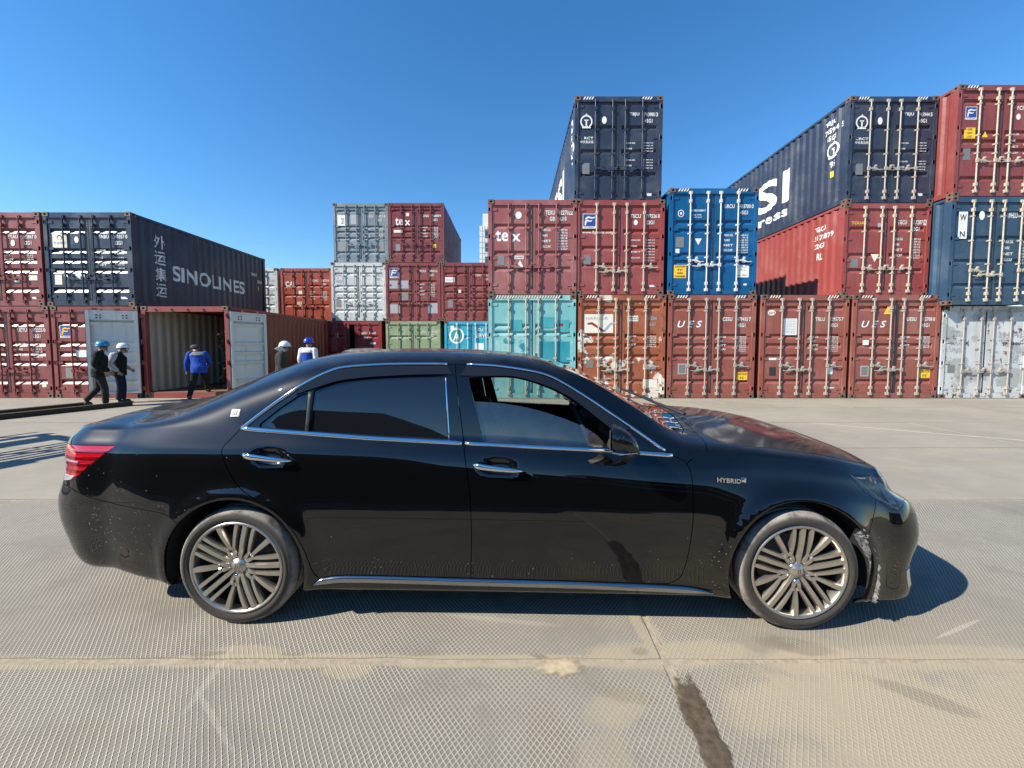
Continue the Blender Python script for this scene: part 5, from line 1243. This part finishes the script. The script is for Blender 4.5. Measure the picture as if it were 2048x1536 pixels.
    MB().box(-.004, .002, -.085, .085, .012, .115).build('mirror_glass', M['disc'], dmr)
    MB().tube([(.06, 0, -.012), (.075, -sgn * .07, -.055), (.09, -sgn * .135, -.06)], [.03, .028, .03], 8).build('mirror_arm', M['trim'], dmr)
# torn foil tape on the near bumper edge behind the wheel arch
rt = random.Random(5); b = MB(); vs = []; edge = [(1.762, .555), (1.787, .527), (1.799, .503), (1.829, .44), (1.857, .382), (1.870, .31), (1.872, .242), (1.864, .195), (1.858, .155)]
edge = smooth_line(edge, 4); wid = np.interp(np.linspace(0, 1, len(edge)), [0, .14, .2, .3, .55, .85, 1], [.005, .007, .055, .050, .026, .018, .006])
for i, (x, z) in enumerate(edge):
    for k in range(6):
        f = k / 5; vs.append((x - wid[i] * (1 - f) + .004 * rt.uniform(-1, 1), -(.893 + .010 * rt.uniform(-1, 1) - .03 * (1 - f) - max(0, (x - 1.78)) * .12), z + .004 * rt.uniform(-1, 1)))
fs = [(i * 6 + k, i * 6 + k + 1, (i + 1) * 6 + k + 1, (i + 1) * 6 + k) for i in range(len(edge) - 1) for k in range(5)]
b.add(vs, fs).build('torn_foil_tape', M['tape'], car)
# badges
def badge(s, x0, z0, w, h2, slope, depth=.004):
    v, f, _ = text_data(s); pts = []
    for q in v: pts.append((x0 + q[0] * w, z0 + q[1] * h2 + slope * q[0] * w))
    uv = np.array(uv_from([(x0, z0), (x0 + w, z0 + slope * w)], 'xz', .9)); d = surf0(uv[:, 0], uv[:, 1])[:, 1]
    b = MB(); n = len(pts); yy = [-(d[0] + (d[1] - d[0]) * q[0]) for q in v]
    b.add([(x, y - depth, z) for (x, z), y in zip(pts, yy)] + [(x, y, z) for (x, z), y in zip(pts, yy)], f)
    return b
bd = badge('HYBRID', 1.045, .775, .128, .024, -.085); bd.build('badge', M['chrome'], car)
uvb = np.array(uv_from([(1.190, .782)], 'xz', .9)); d0 = surf0(uvb[:, 0], uvb[:, 1])[0]
MB().bevbox(1.180, 1.204, -d0[1] - .005, -d0[1] + .004, .764, .794, .004).build('badge', M['chrome'], car)
uvb = np.array(uv_from([(-1.518, 1.112)], 'xz', 1.3)); q = surf0(uvb[:, 0], uvb[:, 1])[0]; nq = nrm(uvb[:, 0], uvb[:, 1])[0]
M['badge_white'] = gloss('badge_enamel', (.75, .74, .70), .2)
em = MB().bevbox(-.024, .024, -.004, .003, -.022, .022, .003).build('badge', M['badge_white'], car, (q[0], -q[1] - .003, q[2]), (-math.atan2(nq[2], nq[1]), 0, 0))
b = MB()
for (x0, x1, za, zb) in ((-.013, -.010, -.012, .012), (-.004, -.001, -.012, .012), (.005, .008, -.012, .012), (-.013, .012, .012, .014)): b.box(x0, x1, -.0055, -.004, za, zb)
b.build('emblem', M['disc'], em)
# wipers, cowl, roof fin
for s in (-1, 1):
    b = MB(); b.tube([(1.05, s * .30 - .12, 1.055), (.93, s * .30 + .10, 1.10), (.90, s * .30 + .30, 1.112)], [.012, .009, .006], 6); b.build('wiper', M['trim'], car)
put('cowl', patch_mesh('cowl', densify([(.96, v9 + .03), (1.04, v9 + .03), (1.055, v10), (1.06, v11), (1.03, v11), (1.02, v10)], .06), M['trim'], False, -.012, True, rim=0), car)
# wheels
TR = .313
def wheel_meshes():
    T = MB(); w = .222
    prof = [(.243, -w / 2 + .012), (.262, -w / 2 + .0), (.285, -w / 2 + .002), (.300, -w / 2 + .012), (.3095, -w / 2 + .030)]
    for k in range(4):
        a = -w / 2 + .040 + k * .036; prof += [(TR, a), (TR, a + .026), (TR - .008, a + .0275), (TR - .008, a + .0345)]
    prof += [(TR, w / 2 - .034), (.3095, w / 2 - .030), (.300, w / 2 - .012), (.285, w / 2 - .002), (.262, w / 2), (.243, w / 2 - .012), (.235, 0), (.243, -w / 2 + .012)]
    T.lathe(prof, 72); 
    for rr in (.268, .274): T.lathe([(rr - .0015, -w / 2 + .0008), (rr, -w / 2 - .0012), (rr + .0015, -w / 2 + .0008)], 72)
    Rm = MB(); f0 = -w / 2
    Rm.lathe([(.247, f0 + .008), (.243, f0 + .002), (.236, f0 + .003), (.229, f0 + .014), (.226, f0 + .05), (.210, f0 + .12), (.22, w / 2 - .02)], 72, mats=[0, 0, 0, 0, 1, 1])
    Rm.lathe([(.205, f0 + .125), (.06, f0 + .11), (.0, f0 + .11)], 40, mat=1)
    def spoke(p0, p1, w0, w1, z0, z1, th=.03):
        p0, p1 = Vector(p0), Vector(p1); d = (p1 - p0).normalized(); s = Vector((-d.y, d.x)); n = 5; vs = []
        for i in range(n + 1):
            t = i / n; c = p0.lerp(p1, t); ww = w0 + (w1 - w0) * t; zz = z0 + (z1 - z0) * t - .006 * math.sin(math.pi * t)
            for a, bb in ((-.5, .012), (-.36, 0), (.36, 0), (.5, .012), (.42, th), (-.42, th)):
                q = c + s * a * ww; vs.append((q.x, f0 + zz + bb, q.y))
        fs = []
        for i in range(n):
            for k in range(6): fs.append((i * 6 + k, i * 6 + (k + 1) % 6, (i + 1) * 6 + (k + 1) % 6, (i + 1) * 6 + k))
        fs += [tuple(range(6)), tuple(n * 6 + k for k in range(6))]
        Rm.add(vs, fs, 0, False)
    for k in range(5):
        a = 2 * math.pi * k / 5 + R(90); u = Vector((math.cos(a), math.sin(a))); s = Vector((-u.y, u.x))
        spoke(u * .030, u * .232, .025, .031, .026, .006)
        for sd in (-1, 1):
            spoke(u * .085 + s * sd * .040, u * .228 + s * sd * .046, .018, .025, .022, .007)
            spoke(u * .085 + s * sd * .040, u * .040 + s * sd * .022, .020, .03, .022, .03)
            a2 = a + sd * math.pi / 5; c2 = Vector((math.cos(a2), math.sin(a2)))
            spoke(u * .092 + s * sd * .040, c2 * .098, .016, .020, .022, .026)
        a2 = a + math.pi / 5; c2 = Vector((math.cos(a2), math.sin(a2))); spoke(c2 * .096, c2 * .232, .021, .034, .025, .006)
    Rm.lathe([(.046, f0 + .055), (.044, f0 + .030), (.036, f0 + .024), (.031, f0 + .022), (.028, f0 + .016), (.0005, f0 + .014)], 30)
    for k in range(3): Rm.box(-.012 + k * .010, -.008 + k * .010, f0 + .009, f0 + .0145, -.013, .013)
    Rm.box(-.014, .014, f0 + .009, f0 + .0145, .013, .018)
    Nn = MB()
    Nn.lathe([(.0125, .022), (.0125, .004), (.009, 0), (.0005, -.001)], 6)
    Dk = MB(); Dk.lathe([(.165, 0), (.165, .02), (.06, .02)], 40); Dk.lathe([(.165, 0), (.08, 0), (.078, -.02), (.0005, -.02)], 40)
    me = [T.mesh('tyre', M['tyre']), Rm.mesh('rim', [M['rim'], M['rimdark']]), Nn.mesh('lug_nut', M['chrome']), Dk.mesh('brake_disc', M['disc'])]
    for m in me[:2]:
        bm = bmesh.new(); bm.from_mesh(m); bmesh.ops.recalc_face_normals(bm, faces=bm.faces[:]); bm.to_mesh(m); bm.free()
    return me
WT, WRm, WN, WDk = wheel_meshes()
for ax, rot in ((AXR, 14), (AXF, 3)):
    for sg in (-1, 1):
        w = bpy.data.objects.new('wheel', None); COL.objects.link(w); w.parent = car; w.location = (ax, sg * (.888 - .111), HUBZ + .001)
        w.rotation_euler = (0, R(rot), 0) if sg < 0 else (0, R(rot), R(180))
        put('tyre', WT, w); put('rim', WRm, w); put('brake_disc', WDk, w, (0, -.01, 0))
        for k in range(5):
            a = 2 * math.pi * k / 5 + R(90) + math.pi / 5; put('lug_nut', WN, w, (.057 * math.cos(a), -.088, .057 * math.sin(a)))
        b = MB(); n = 30; vs = []
        for i in range(n + 1):
            a = R(-15) + R(210) * i / n
            for rr, yy in ((.383, -.875), (.383, -.60)): vs.append((math.cos(a) * rr, yy, math.sin(a) * rr))
        fs = [(2 * i, 2 * i + 1, 2 * i + 3, 2 * i + 2) for i in range(n)]
        fs.append(tuple(2 * i + 1 for i in range(n + 1)))
        o = MB().add([(x, y * -sg, z) for x, y, z in vs], fs, 0, False).build('arch_liner', M['under'], car, (ax, 0, HUBZ))
# floor, cabin
MB().box(-2.1, 2.0, -.72, .72, .15, .24).build('floor_pan', M['under'], car)
MB().box(-1.05, 1.06, -.80, -.70, .16, .26).box(-1.05, 1.06, .70, .80, .16, .26).build('sill_beam', M['under'], car)
MB().box(-.9, .95, -.74, .74, .24, .30).build('carpet', M['cabin'], car)
MB().box(-2.05, -1.55, -.70, .70, .85, .99).build('parcel_shelf', M['cabin'], car)
b = MB(); b.bevbox(.62, 1.02, -.70, .70, .72, .93, .05); b.bevbox(.55, .75, .18, .62, .74, .93, .03); b.bevbox(.56, .80, -.60, -.16, .80, .955, .04); b.build('dashboard', M['cabin'], car)
def seat(x, y, wide, name='seat'):
    b = MB(); b.bevbox(x - .05, x + .50, y - wide, y + wide, .38, .56, .06)
    t = 12; vs = []
    def slab_(x0, z0, x1, z1, th, w0, w1, r):
        bm = bmesh.new(); bmesh.ops.create_cube(bm, size=1)
        for v in bm.verts:
            q = v.co.z + .5; w = w0 + (w1 - w0) * q
            v.co = Vector((x0 + (x1 - x0) * q + v.co.x * th, y + v.co.y * 2 * w, z0 + (z1 - z0) * q))
        bmesh.ops.bevel(bm, geom=bm.edges[:], offset=r, segments=3, affect='EDGES')
        b.add([v.co.copy() for v in bm.verts], [[v.index for v in f.verts] for f in bm.faces], 0, True); bm.free()
    slab_(x - .02, .50, x - .22, 1.09, .14, wide, wide * .86, .05)
    if wide < .4: slab_(x - .235, 1.10, x - .275, 1.29, .10, .13, .115, .04)
    else:
        for dy in (-.36, .36):
            y0 = y; y = y0 + dy
    return b.build(name, M['seat'], car)
seat(-.09, -.36, .25); seat(-.09, .36, .25); 
b = MB(); b.bevbox(-1.25, -.78, -.62, .62, .36, .56, .06); b.bevbox(-1.42, -1.2, -.62, .62, .5, 1.08, .07); b.build('rear_bench', M['seat'], car)
b = MB(); ring = [(.0, .185 * math.cos(a), .185 * math.sin(a)) for a in np.linspace(0, 2 * math.pi, 29)]; b.tube(ring, .014, 8, cap=False); b.box(-.02, .02, -.05, .05, -.05, .05); b.box(-.008, .008, -.17, .17, -.012, .012); b.box(-.008, .008, -.012, .012, -.17, 0)
b.build('steering_wheel', M['trim'], car, (.43, -.37, .935), (0, R(-24), 0))
MB().bevbox(.30, .34, -.12, .12, 1.24, 1.30, .012).build('rear_view_mirror', M['trim'], car)
MB().box(1.05, 1.95, -.66, .66, .30, .80).build('engine_block', M['under'], car)
# parked silver car, mostly hidden behind the black one
def copy_tree(o, parent, swap):
    c = o.copy(); COL.objects.link(c); c.parent = parent
    if o.type == 'MESH' and o.data.materials and o.data.materials[0] in swap:
        c.material_slots[0].link = 'OBJECT'; c.material_slots[0].material = swap[o.data.materials[0]]
    for ch in o.children:
        if ch.name.split('.')[0] in ('torn_foil_tape', 'badge'): continue
        copy_tree(ch, c, swap)
    return c
sc = copy_tree(car, None, {M['car']: M['silvercar']}); sc.name = 'parked_car.001'
sc['label'] = 'silver car mostly hidden behind the black car, only its roof showing'; sc.location = (-5.75, 15.2, 0); sc.rotation_euler = (0, 0, R(-97)); sc.scale = (.92, .92, .955)
# ------------------------------------------------------------------ yard workers
def skin_mesh(name, nodes, edges, mat, root, sub=2):
    """tapered continuous surface grown round a skeleton of joints"""
    keys = list(nodes); ix = {k: i for i, k in enumerate(keys)}
    me = bpy.data.meshes.new(name); me.from_pydata([nodes[k][0] for k in keys], [(ix[a], ix[b]) for a, b in edges], [])
    o = bpy.data.objects.new(name, me); COL.objects.link(o)
    md = o.modifiers.new('skin', 'SKIN'); md.branch_smoothing = .6; md.use_smooth_shade = True
    for k in keys:
        r = nodes[k][1]; sv = me.skin_vertices[0].data[ix[k]]; sv.radius = r if isinstance(r, tuple) else (r, r); sv.use_root = (k == root)
    sb = o.modifiers.new('sub', 'SUBSURF'); sb.levels = sub; sb.render_levels = sub
    dg = bpy.context.evaluated_depsgraph_get(); res = bpy.data.meshes.new_from_object(o.evaluated_get(dg)); res.name = name
    bpy.data.objects.remove(o); bpy.data.meshes.remove(me)
    res.materials.clear(); res.materials.append(mat); res.polygons.foreach_set('use_smooth', [True] * len(res.polygons)); return res
def cloth(name, col, rough=.85, var=.3):
    b = NB(name); P = b.pos(); n = b.noise(b.map(P, (1, 1, .5)), 14, 6, .62)
    b.p(Base_Color=b.mix(n, tuple(c * (1 - var) for c in col), tuple(c * (1 + var) for c in col)), Roughness=rough); b.b.inputs['Specular IOR Level'].default_value = .2
    b.bump(b.noise(b.map(P, (1, 1, .45)), 17, 3), .8, .03); return b.mat
M['skin'] = simple('skin', (.33, .19, .13), .55, var=.15, scale=30); M['hair'] = simple('dark_hair', (.012, .010, .009), .6)
M['boot'] = simple('boot_leather', (.018, .016, .014), .6); M['eye'] = simple('eye', (.02, .015, .012), .3)
def loft(name, rings, mat, yaw=0, n=22):
    """cloth shell through oval rings (centre, half depth, half width)"""
    fine = smooth_line([(*c, a, b2) for c, a, b2 in rings], 4); vs = []; b = MB()
    for i, (x, y, z, a, b2) in enumerate(fine):
        for k in range(n):
            an = 2 * math.pi * k / n; w = 1 + .025 * mnoise.noise((math.cos(an) * 1.7 + x * 3, math.sin(an) * 1.7 + y * 3, z * 9))
            u, v = a * math.cos(an) * w, b2 * math.sin(an) * w
            vs.append((x + u * math.cos(yaw) - v * math.sin(yaw), y + u * math.sin(yaw) + v * math.cos(yaw), z))
    N = len(fine); fs = [(i * n + k, i * n + (k + 1) % n, (i + 1) * n + (k + 1) % n, (i + 1) * n + k) for i in range(N - 1) for k in range(n)]
    fs += [tuple(range(n))[::-1], tuple((N - 1) * n + k for k in range(n))]
    return b.add(vs, fs, 0, True).mesh(name, mat)
def lerp(a, b2, t): return tuple(a[i] + (b2[i] - a[i]) * t for i in range(3))
def person(label, loc, face, height, jacket, trousers, J, helmet=None, cap=None, vest=None, hood=None, sleeves=None, bulk=1.0, yoke=None):
    """J: joints, x forward, y to the person's left, z up, for a 1.75 m figure"""
    t = thing('person', label, 'person', loc, face, 'workers in the yard'); t.scale = (height / 1.75,) * 3
    d = dict(pel=(0, 0, .95), wst=(0, 0, 1.10), che=(.0, 0, 1.30), nk=(.015, 0, 1.475), hd=(.04, 0, 1.575), ht=(.035, 0, 1.66),
             hl=(0, .09, .90), hr=(0, -.09, .90), kl=(.03, .10, .49), kr=(.03, -.10, .49), al=(-.02, .10, .085), ar=(-.02, -.10, .085),
             sl=(0, .185, 1.405), sr=(0, -.185, 1.405), el=(-.03, .24, 1.14), er=(-.03, -.24, 1.14), wl=(.06, .24, .90), wr=(.06, -.24, .90))
    d.update(J); d['hd'] = tuple(Vector(d['hd']) - Vector((0, 0, .022))); d['ht'] = tuple(Vector(d['ht']) - Vector((0, 0, .026)))
    n, e = {}, []
    def nd(k, p, r): n[k] = (p, r)
    nd('pel', d['pel'], .10); nd('wst', d['wst'], .09); nd('che', d['che'], .105); nd('nk', d['nk'], .058); nd('hd', d['hd'], .076); nd('ht', d['ht'], .084)
    hv = Vector(d['ht']) - Vector(d['nk']); fwd = Vector(J.get('look', (1, 0, 0))).normalized(); hd = Vector(d['hd'])
    nose = hd + fwd * .098 + Vector((0, 0, .015)); nd('nb', tuple(hd + fwd * .07 + Vector((0, 0, .02))), .022); nd('nose', tuple(nose), .011); nd('chin', tuple(hd + fwd * .055 - Vector((0, 0, .06))), .034)
    e += [('pel', 'wst'), ('wst', 'che'), ('che', 'nk'), ('nk', 'hd'), ('hd', 'ht'), ('hd', 'nb'), ('nb', 'nose'), ('hd', 'chin')]
    for s in 'lr':
        sg = 1 if s == 'l' else -1
        nd('s' + s, d['s' + s], .050); nd('e' + s, d['e' + s], .042); nd('w' + s, d['w' + s], .027)
        nd('h' + s, d['h' + s], .092); nd('k' + s, d['k' + s], .058); nd('a' + s, d['a' + s], .040); nd('t' + s, tuple(Vector(d['a' + s]) + Vector(J.get('f' + s, (.15, sg * .02, -.045)))), .034)
        e += [('che', 's' + s), ('s' + s, 'e' + s), ('e' + s, 'w' + s), ('pel', 'h' + s), ('h' + s, 'k' + s), ('k' + s, 'a' + s), ('a' + s, 't' + s)]
        w = Vector(d['w' + s]); dr = (w - Vector(d['e' + s])).normalized(); side = dr.cross(Vector((0, sg, 0))).normalized()
        pm = w + dr * .055; nd('p' + s, tuple(pm), (.036, .018)); e.append(('w' + s, 'p' + s))
        for f in range(4):                                   # four unequal, slightly curled fingers
            b0 = pm + dr * .035 + side * (.027 - .018 * f); ln = (.066, .074, .070, .054)[f]
            k1, k2, k3 = f's{s}{f}a', f's{s}{f}b', f's{s}{f}c'
            inn = Vector((0, -sg, 0))
            nd(k1, tuple(b0), .0095); nd(k2, tuple(b0 + dr * ln * .5 + inn * .010), .0085); nd(k3, tuple(b0 + dr * ln * .85 + inn * .032), .0070)
            e += [('p' + s, k1), (k1, k2), (k2, k3)]
        tb = pm - dr * .01 + side * .030
        nd(f'th{s}a', tuple(tb), .011); nd(f'th{s}b', tuple(tb + dr * .035 + side * .022), .0095); nd(f'th{s}c', tuple(tb + dr * .062 + side * .020 + Vector((0, -sg * .012, 0))), .008)
        e += [('p' + s, f'th{s}a'), (f'th{s}a', f'th{s}b'), (f'th{s}b', f'th{s}c')]
    put('body', skin_mesh('body', n, e, M['skin'], 'pel', 1), t)
    B = bulk
    def P(k): return Vector(d[k])
    side = Vector(d['sl']) - Vector(d['sr']); yw = math.atan2(side.y, side.x) - math.pi / 2
    pl, ws, ce, nk = P('pel'), P('wst'), P('che'), P('nk'); sh = (P('sl') + P('sr')) / 2
    rings = [(pl + Vector((0, 0, -.15)), .132 * B, .178 * B), (pl + Vector((0, 0, -.13)), .142 * B, .190 * B), (pl + Vector((0, 0, .02)), .142 * B, .186 * B), (ws, .132 * B, .168 * B), (ce, .142 * B, .186 * B), (sh + Vector((0, 0, -.01)), .118 * B, .192 * B), (sh.lerp(nk, .45) + Vector((0, 0, .02)), .092, .128), (nk + Vector((0, 0, -.005)), .070, .073), (nk + Vector((0, 0, .025)), .064, .066), (nk + Vector((0, 0, .012)), .05, .05)]
    main = vest or jacket
    put('jacket' if not vest else 'vest', loft('jacket', rings, main, yw), t)
    if yoke: put('yoke', loft('yoke', [(c + Vector((0, 0, .004)), a + .006, b2 + .006) for c, a, b2 in [(ce + Vector((0, 0, .03)), .142 * B, .188 * B)] + rings[5:8]], yoke, yw), t)
    for s in 'lr':
        pts = smooth_line([lerp(d['s' + s], d['che'], .25), d['s' + s], lerp(d['s' + s], d['e' + s], .5), d['e' + s], lerp(d['e' + s], d['w' + s], .5), lerp(d['e' + s], d['w' + s], .98)], 4)
        rr = np.interp(np.linspace(0, 1, len(pts)), [0, .2, .4, .6, .8, 1], [.06, .080 * B, .072 * B, .063, .056, .047])
        put('sleeve', MB().tube(pts, [float(q) for q in rr], 14).mesh('sleeve', sleeves or jacket), t)
    tr = dict(p=(tuple(P('pel') + Vector((0, 0, .0))), .115))
    te = []
    for s in 'lr':
        tr.update({'h' + s: (d['h' + s], .104), 'm' + s: (lerp(d['h' + s], d['k' + s], .5), .098), 'k' + s: (d['k' + s], .080), 'c' + s: (lerp(d['k' + s], d['a' + s], .5), .076), 'a' + s: (tuple(Vector(d['a' + s]) + Vector((0, 0, -.005))), .070)})
        te += [('p', 'h' + s), ('h' + s, 'm' + s), ('m' + s, 'k' + s), ('k' + s, 'c' + s), ('c' + s, 'a' + s)]
    put('trousers', skin_mesh('trousers', tr, te, trousers, 'p'), t)
    for s in 'lr':
        sg = 1 if s == 'l' else -1; a = Vector(d['a' + s]); f = Vector(J.get('f' + s, (.15, sg * .02, -.045)))
        bt = dict(h=(tuple(a - f * .32 + Vector((0, 0, -.03))), .054), a=(tuple(a + Vector((0, 0, .05))), .058), m=(tuple(a + f * .55 + Vector((0, 0, -.010))), .054), t=(tuple(a + f * 1.15 + Vector((0, 0, .004))), .044))
        put('boot', skin_mesh('boot', bt, [('h', 'a'), ('h', 'm'), ('m', 't')], M['boot'], 'h'), t)
    up = hv.normalized(); top = Vector(d['ht']); rot = up.to_track_quat('Z', 'Y').to_euler(); yaw = math.atan2(fwd.y, fwd.x)
    for sg in (-1, 1):
        lat = Vector((-fwd.y, fwd.x, 0)) * sg
        c = hd + lat * .075 + Vector((0, 0, -.005)); MB().tube([c - fwd * .012, c + fwd * .012], .022, 8).build('ear', M['skin'], t)
        c = hd + fwd * .072 + lat * .031 + Vector((0, 0, .03)); MB().tube([c, c + fwd * .008], [.011, .006], 8).build('eye', M['eye'], t)
    MB().tube([hd + fwd * .078 + Vector((-fwd.y, fwd.x, 0)) * q * .022 + Vector((0, 0, -.035)) for q in (-1, 0, 1)], .006, 6).build('mouth', M['red_print'], t)
    prof = [(.092, -.03), (.094, .0), (.088, .035), (.066, .068), (.034, .084), (.0005, .088)]
    h0 = MB().lathe(prof, 24, 'z'); o = h0.build('hair', M['hair'], t, tuple(top - up * .01 - fwd * .006)); o.rotation_euler = (0, 0, yaw); o.scale = (1.08, .93, 1)
    if helmet or cap:
        bw = .142 if helmet else .128
        m = helmet or cap; hb = MB(); k = 1.0 if helmet else .86
        pr = [(.126 * k, -.002), (.128 * k, .012), (.122 * k, .05), (.104 * k, .09), (.074 * k, .118), (.036 * k, .132), (.0005, .135)]
        hb.lathe([(r, z * (1 if helmet else .62)) for r, z in pr], 30, 'z')
        if helmet:
            for yy in (-.035, 0, .035): hb.tube([(.118 * math.cos(a), yy, .004 + .134 * math.sin(a)) for a in np.linspace(.35, 2.75, 12)], .010, 6)
        ring = []
        for i in range(30):
            a = 2 * math.pi * i / 30; ex = max(0, math.cos(a)) ** 3
            ring.append((a, .128 * k, bw * k + (.05 if helmet else .004) * ex))
        vs = []
        for a, r0, r1 in ring: vs += [(math.cos(a) * r0, math.sin(a) * r0, .006), (math.cos(a) * r1, math.sin(a) * min(r1, bw * k), -.006), (math.cos(a) * r0, math.sin(a) * r0, -.006)]
        fs = []
        for i in range(30):
            j = (i + 1) % 30; fs += [(3 * i, 3 * i + 1, 3 * j + 1, 3 * j), (3 * i + 1, 3 * i + 2, 3 * j + 2, 3 * j + 1)]
        hb.add(vs, fs, 0, True)
        o = hb.build('helmet' if helmet else 'cap', m, t, tuple(top + up * (-.012 if helmet else .0))); o.rotation_euler = (0, math.radians(J.get('nod', 8)), 0); 
        o.rotation_euler = (0, 0, yaw); o.scale = (1.12, .98, 1)
        if helmet: MB().tube([(.085, .105, -.01), (.062, .078, -.10), (.075, 0, -.15), (.062, -.078, -.10), (.085, -.105, -.01)], .006, 6).build('chin_strap', M['trim'], o)
    if hood:
        hn = dict(a=(tuple(P('nk') + Vector((-.06, 0, .02))), (.125, .085)), b=(tuple(P('nk') + Vector((.05, 0, -.005))), (.10, .06)), c=(tuple(P('nk') + Vector((-.09, 0, .07))), (.10, .05)))
        put('hood', skin_mesh('hood', hn, [('c', 'a'), ('a', 'b')], hood, 'a'), t)
    return t
M['h_teal'] = gloss('turquoise_helmet', (.01, .22, .36), .3, coat=.4); M['h_white'] = gloss('white_helmet', (.68, .68, .67), .3, coat=.4); M['h_blue'] = gloss('blue_helmet', (.01, .04, .38), .3, coat=.4)
cl_black = cloth('black_cloth', (.011, .011, .010)); cl_olive = cloth('olive_trousers', (.024, .023, .018)); cl_navy = cloth('navy_trousers', (.012, .016, .030)); cl_grey = cloth('pale_grey_jersey', (.36, .36, .38)); cl_blue = cloth('royal_blue_cloth', (.012, .055, .30))
cl_stripe = cloth('grey_striped_cloth', (.17, .17, .18), var=.6); cl_white = cloth('white_cloth', (.55, .55, .54)); cl_dark = cloth('charcoal_jacket', (.030, .032, .030), var=.55); cl_cap = cloth('grey_knit_cap', (.075, .07, .066), var=.5)
person('person in black jacket and turquoise helmet walking beside the steel beams', (-9.95, 9.62, 0), R(40), 1.60, cl_black, cl_olive,
       dict(pel=(.0, 0, .95), wst=(.03, 0, 1.10), che=(.03, 0, 1.31), nk=(.05, 0, 1.475), hd=(.10, 0, 1.57), ht=(.095, 0, 1.655), look=(1, 0, -.25), kr=(.10, -.10, .50), ar=(.10, -.10, .085), kl=(-.04, .10, .50), al=(-.30, .10, .17), fl=(.12, .02, -.10),
            er=(-.05, -.27, 1.14), wr=(.13, -.26, .93), el=(.02, .26, 1.14), wl=(.16, .25, .92)), helmet=M['h_teal'], bulk=1.10)
person('person in white helmet, dark vest and pale sleeves standing by the open grey door', (-10.16, 10.32, 0), R(34), 1.56, cl_grey, cl_navy,
       dict(wst=(.02, 0, 1.10), che=(.015, 0, 1.31), nk=(.05, 0, 1.47), hd=(.115, 0, 1.56), ht=(.12, 0, 1.645), look=(1, -.12, -.45), sr=(-.05, -.20, 1.40), er=(-.13, -.29, 1.16), wr=(.03, -.28, .94), el=(.0, .27, 1.15), wl=(.2, .2, .98), al=(.04, .10, .085), kl=(.06, .10, .49)), helmet=M['h_white'], vest=cl_black, sleeves=cl_grey, bulk=1.14)
person('person stooping in blue jacket and grey cap at the doorway of the open container', (-8.72, 11.10, 0), R(112), 1.62, cl_blue, cl_black,
       dict(pel=(-.04, -.03, .94), wst=(.03, 0, 1.09), che=(.10, .04, 1.28), nk=(.18, .09, 1.42), hd=(.27, .14, 1.49), ht=(.28, .15, 1.575), look=(.9, .5, -.35), sl=(.10, .22, 1.36), sr=(.12, -.15, 1.36), el=(.06, .30, 1.10), wl=(.10, .32, .85), er=(.24, -.22, 1.12), wr=(.36, -.14, .98),
            hl=(-.04, .06, .90), hr=(-.04, -.12, .90), kl=(.0, .14, .49), al=(-.1, .22, .085), kr=(.22, -.14, .56), ar=(.20, -.15, .26)), cap=cl_cap, yoke=cl_stripe, bulk=1.08)
person('person in white helmet and dark jacket with a white hood, behind the black car', (-5.62, 9.75, 0), R(34), 1.60, cl_dark, cl_navy,
       dict(nk=(.03, 0, 1.47), hd=(.09, 0, 1.56), ht=(.09, 0, 1.645), look=(1, -.1, -.4)), helmet=M['h_white'], hood=cl_white, bulk=1.12)
person('person in blue helmet and white jacket with blue panels, seen from behind', (-5.60, 11.0, 0), R(85), 1.70, cl_white, cl_navy,
       dict(look=(1, -.25, -.1)), helmet=M['h_blue'], vest=cl_blue, sleeves=cl_white, yoke=cl_white, bulk=1.05)
